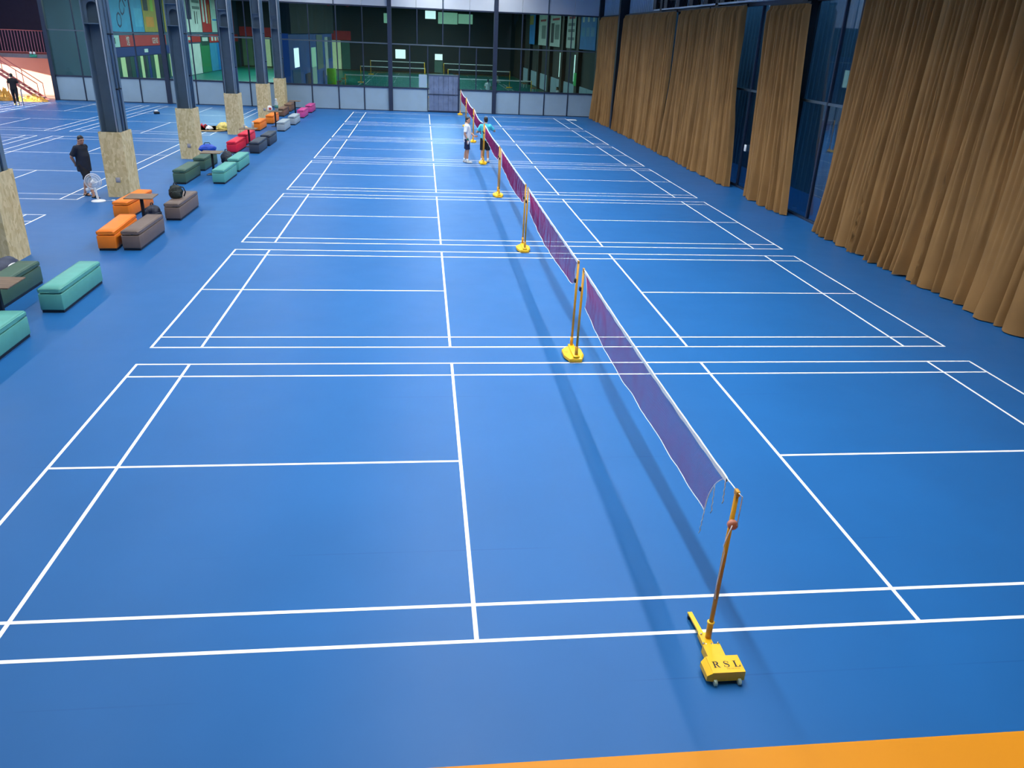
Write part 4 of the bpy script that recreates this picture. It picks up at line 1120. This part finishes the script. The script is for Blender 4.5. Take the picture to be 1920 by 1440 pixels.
poster('wall_poster', 'pale cream poster next to the dark red one', 'L', 88.8, 93, 3.85, 7.6, c_pale, ((.1, .9, .3, .34, c_pblue), (.2, .8, .6, .9, c_white)))
poster('wall_poster', 'narrow red and orange poster at the far end of the poster row', 'L', 96.0, 99.4, 3.85, 7.6, c_red, ((.1, .5, .4, .95, c_orange), (.3, .7, .15, .35, c_wine)))
rbn = poster('wall_banner', 'long red banner with white lettering below the posters', 'L', 60.4, 71.8, 2.83, 3.62, c_red, ())
RM = lambda y, z: Matrix.Translation((.036, y, z)) @ Matrix(((0, 0, 1, 0), (1, 0, 0, 0), (0, 1, 0, 0), (0, 0, 0, 1)))
put_text('\u9986', .75, c_white, rbn, RM(-4.0, .12), 'lettering'); put_text('GENS', .62, c_white, rbn, RM(2.6, .16), 'lettering'); put_text('\u4eba', .7, c_white, rbn, RM(4.9, .12), 'lettering')
poster('wall_banner', 'pale end of the banner with dark brush strokes', 'L', 56.0, 60.3, 2.83, 3.62, c_pale, ((.6, .66, .1, .9, c_dgreen), (.75, .8, .3, .8, c_dgreen)))
poster('wall_banner', 'blue fascia band under the red banner', 'L', 56.0, 74.5, 2.15, 2.8, c_rblue, ((.52, .57, .3, .7, c_white),))
poster('wall_banner', 'red banner section over the pale shop front', 'L', 76.0, 83.5, 2.95, 3.62, c_red, ((.2, .5, .3, .7, c_white),))
poster('wall_banner', 'dark green shop sign hanging between red banners', 'L', 83.6, 86.8, 2.6, 3.62, c_dgreen, ((.15, .85, .4, .75, c_white),))
poster('wall_banner', 'red banner section with a row of white characters', 'L', 87.0, 101, 2.85, 3.62, c_red, ((.06, .12, .2, .8, c_white), (.16, .22, .2, .8, c_white), (.26, .32, .2, .8, c_white)))
wal = bpy.data.objects['wall_annex_left']
M_shop = mat('lit_shop_pane', (.5, .6, .3), .4, emit=(.75, .85, .5), estr=.32)
rs_ = random.Random(4)
y = 56.2
i = 0
while y < 74:
    ww = rs_.uniform(.5, 1.1)
    m_ = (c_dgreen, M_shop, c_char, c_dgreen, c_rblue)[i % 5]
    B(-24.7, -24.66, y, y + ww * .92, .25, 2.1).build('shop_pane', m_, wal); y += ww; i += 1
for (a, b, m_) in ((76, 79.3, c_pale), (79.4, 83, c_white), (83.2, 86.8, c_grn), (87, 90, c_blue), (90.1, 93, c_pblue), (93.2, 96, M_shop), (96.2, 101, c_dgreen)):
    B(-24.7, -24.66, a, b, .05, 2.8).build('shop_panel', m_, wal)
# end wall of the left room: lit doors and curtains
eb = bpy.data.objects['wall_annex_back']
x = -24.4; i = 0
while x < -11.4:
    ww = rs_.uniform(.7, 1.4); m_ = (C_('sage', 96, 130, 96), C_('sage2', 120, 150, 110), M_shop, C_('teal', 60, 110, 100))[i % 4]
    B(x, x + ww * .94, YA - .06, YA, .1, 3.4).build('shop_panel', m_, eb); x += ww; i += 1
B(-24.6, -11.2, YA - .09, YA - .02, 3.45, 4.5).build('fascia', c_red, eb)
# windows, and glowing panes high up, in the far end of the middle room
M_day = mat('daylight_window', (.8, .9, .85), .5, emit=(.9, 1.0, .95), estr=1.4)
M_daydim = mat('leafy_pane', (.4, .6, .45), .5, emit=(.35, .62, .42), estr=.55)
for (x0, x1, z0, z1, m_) in ((-5.75, -4.5, 1.6, 2.65, M_day), (-.8, .15, 1.6, 2.3, M_day), (-.85, .2, .1, 1.5, C_('dim', 96, 130, 120)), (-2.0, -.7, 6.3, 7.2, M_day), (-.4, 2.0, 5.8, 7.1, M_daydim), (2.1, 3.9, 5.9, 7.0, M_daydim), (-7.1, -6.2, 5.6, 6.7, M_daydim)):
    B(x0, x1, YA - .06, YA + .0, z0, z1).build('lit_pane', m_, eb)
# blue partition between the two rooms
pw = struct('wall_partition', B(-11.3, -10.9, 50.2, 76.5, 0, 4.3), M_annexblue)
for (y0, y1, z0, z1, m_) in ((51, 54.5, .2, 2.1, C_('pblue1', 50, 96, 150)), (52.2, 54.2, 2.2, 3.4, M_day), (57, 60, .15, 1.6, C_('plum', 60, 44, 80)), (61, 63.6, 1.9, 3.3, M_daydim), (61, 63.6, .6, 1.9, c_pale), (64.4, 68.4, 1.6, 4.2, c_grey), (70.2, 72.4, .9, 4.0, c_white), (72.6, 75.0, 2.2, 4.0, C_('slate', 70, 96, 130))):
    B(-10.9, -10.86, y0, y1, z0, z1).build('partition_panel', m_, pw)
B(-11.3, -10.7, 50.2, 76.5, 4.3, 7.7).build('bulkhead', M_annexd, pw)
gb = MB().rbox(-10.6, -9.9, 68.2, 69.0, 0, 1.55, .03, 1).build('green_cabinet', mat('lime_cabinet', srgb(120, 214, 20), .5)); tag(gb, 'bright lime green cabinet behind the back glass', 'cabinet')
# nets, benches and people in there
def small_stand(x, y, label):
    t = thing('net_stand', label, 'net stand', (x, y, 0), 0, 'net stands behind the back glass')
    MB().lathe([(.0, 0), (.3, 0), (.34, .04), (.28, .1), (.05, .12)], 16).build('base_plate', M_yellow, t)
    MB().tube([(0, 0, .1), (0, 0, 1.55)], .03, 8).build('post', M_yellow, t)
for r_, yv in (('nearest', 60.4), ('middle', 77.0), ('farthest', 93.2)):
    for c_n, (xa, xb_) in (('left', (-8.35, -2.15)), ('right', (.1, 6.2))):
        small_stand(xa, yv, 'yellow net stand, left end of the %s net on the %s green courts' % (r_, c_n)); small_stand(xb_, yv, 'yellow net stand, right end of the %s net on the %s green courts' % (r_, c_n))
        t = thing('badminton_net', 'dark net of the %s row on the %s green courts behind glass' % (r_, c_n), 'net', ((xa + xb_) / 2, yv, 0), 0, 'nets behind the back glass')
        hw = (xb_ - xa) / 2 - .04
        B(-hw, hw, -.008, .008, 1.46, 1.54).build('top_tape', M_tape, t)
        mb = MB()
        for i in range(61): xx = -hw + 2 * hw * i / 60; mb.box(xx - .004, xx + .004, -.003, .003, .78, 1.46)
        for i in range(8): zz = .78 + i * .085; mb.box(-hw, hw, -.003, .003, zz - .004, zz + .004)
        mb.build('netting', M_dark, t)
M_pinkwood = mat('bench_wood', srgb(150, 96, 64), .5, var=.1)
for i, (x, y) in enumerate(((7.9, 57.5), (7.9, 61.0), (7.9, 66), (7.9, 72), (7.9, 79), (-9.9, 71.5), (-9.9, 76))):
    lb = ('wooden bench nearest the glass on the right of the green hall', 'wooden bench behind the seated person in the green hall', 'third wooden bench along the right of the green hall', 'fourth wooden bench along the right of the green hall', 'last wooden bench along the right of the green hall', 'wooden bench beside the lime green cabinet', 'wooden bench at the far end of the blue partition')[i]
    t = thing('wooden_bench', lb, 'bench', (x, y, 0), 0, 'benches in the green hall')
    B(-.18, .18, -.9, .9, .36, .40).build('seat', M_pinkwood, t)
    for sx in (-.14, .14):
        for sy in (-.8, .8): B(sx - .02, sx + .02, sy - .02, sy + .02, 0, .36).build('leg', M_conduit, t)
tag(MB().rbox(8.88, 9.01, 56.2, 56.7, 1.5, 2.4, .02, 1).build('green_box', mat('green_box', srgb(30, 150, 60), .5, emit=(.1, .6, .2), estr=.3)), 'small lit green box on a column in the right of the green hall', 'sign')
for (a0, a1, m_, lb, pr_) in ((50.0, 55.6, c_pblue, 'large blue poster with three white shuttlecocks high in the right corner glass', ((.12, .24, .62, .9, c_white), (.44, .56, .62, .9, c_white), (.76, .88, .62, .9, c_white), (.1, .3, .3, .5, C_('ltblue', 90, 160, 210)), (.4, .6, .3, .5, MATS['print_ltblue'] if 'print_ltblue' in MATS else c_blue), (.7, .9, .3, .5, c_blue))),
                              (57.6, 61.4, c_white, 'white text poster closest to the blue shuttlecock poster', ((.1, .8, .72, .78, c_red), (.1, .85, .55, .62, c_grey), (.1, .85, .4, .47, c_grey), (.1, .85, .2, .27, c_grey))),
                              (64.6, 70.2, c_white, 'white text poster second from the blue shuttlecock poster', ((.1, .8, .72, .78, c_red), (.1, .5, .2, .6, c_grey), (.6, .9, .1, .65, c_char))),
                              (72.4, 77.6, c_white, 'white text poster farthest along the right wall', ((.1, .8, .72, .78, c_red), (.1, .6, .2, .6, c_grey))),
                              (80.5, 84.8, c_pblue, 'narrow blue and yellow poster at the end of the right wall', ((.3, 1, .65, .95, c_gold),))):
    poster('wall_poster', lb, 'R', a0, a1, 4.05, 6.9, m_, pr_)
person('person in white with a black ponytail behind the back glass', (2.6, 58.6, 0), math.radians(95), M_whitetee, M_blackshort, M_shoew, dict(ponytail=True, elbL=(.05, .28, 1.15), wriL=(.2, .2, 1.05), dL=(.8, -.3, .2)), scale=.95, vox=.02)
person('person in a white cap beside the column behind the glass', (4.1, 69.5, 0), math.radians(-80), C_('tee_grey', 190, 196, 196), M_blackshort, M_shoew, dict(elbR=(.1, -.25, 1.15), wriR=(.25, -.12, 1.3), dR=(.5, .3, .8)), vox=.02)
person('person in a white shirt sitting on a bench behind the glass', (7.86, 57.45, 0), math.radians(185), M_whitetee, M_blackshort, M_shoew, dict(seated=True, elbR=(.1, -.24, 1.15), wriR=(.32, -.2, 1.05), elbL=(.1, .24, 1.15), wriL=(.32, .2, 1.05), dR=(.9, 0, -.3), dL=(.9, 0, -.3)), vox=.02)
# hanging red lanterns near the glass
for i, (x, y, z) in enumerate(((-11.0, 55.0, 6.7), (-8.9, 56.0, 6.4), (-7.6, 56.0, 6.4))):
    t = thing('red_lantern', ('red lantern hanging left of the last pillar top', 'red lantern hanging over the blue partition, left one', 'red lantern hanging over the blue partition, right one')[i], 'lantern', (x, y, z), 0, 'red lanterns behind the glass')
    MB().lathe([(.05, -.28), (.15, -.2), (.18, 0), (.15, .2), (.05, .28)], 14).build('lantern_body', c_red, t)
    MB().tube([(0, 0, .25), (0, 0, 7.7 - z)], .01, 5).build('cord', M_black, t)
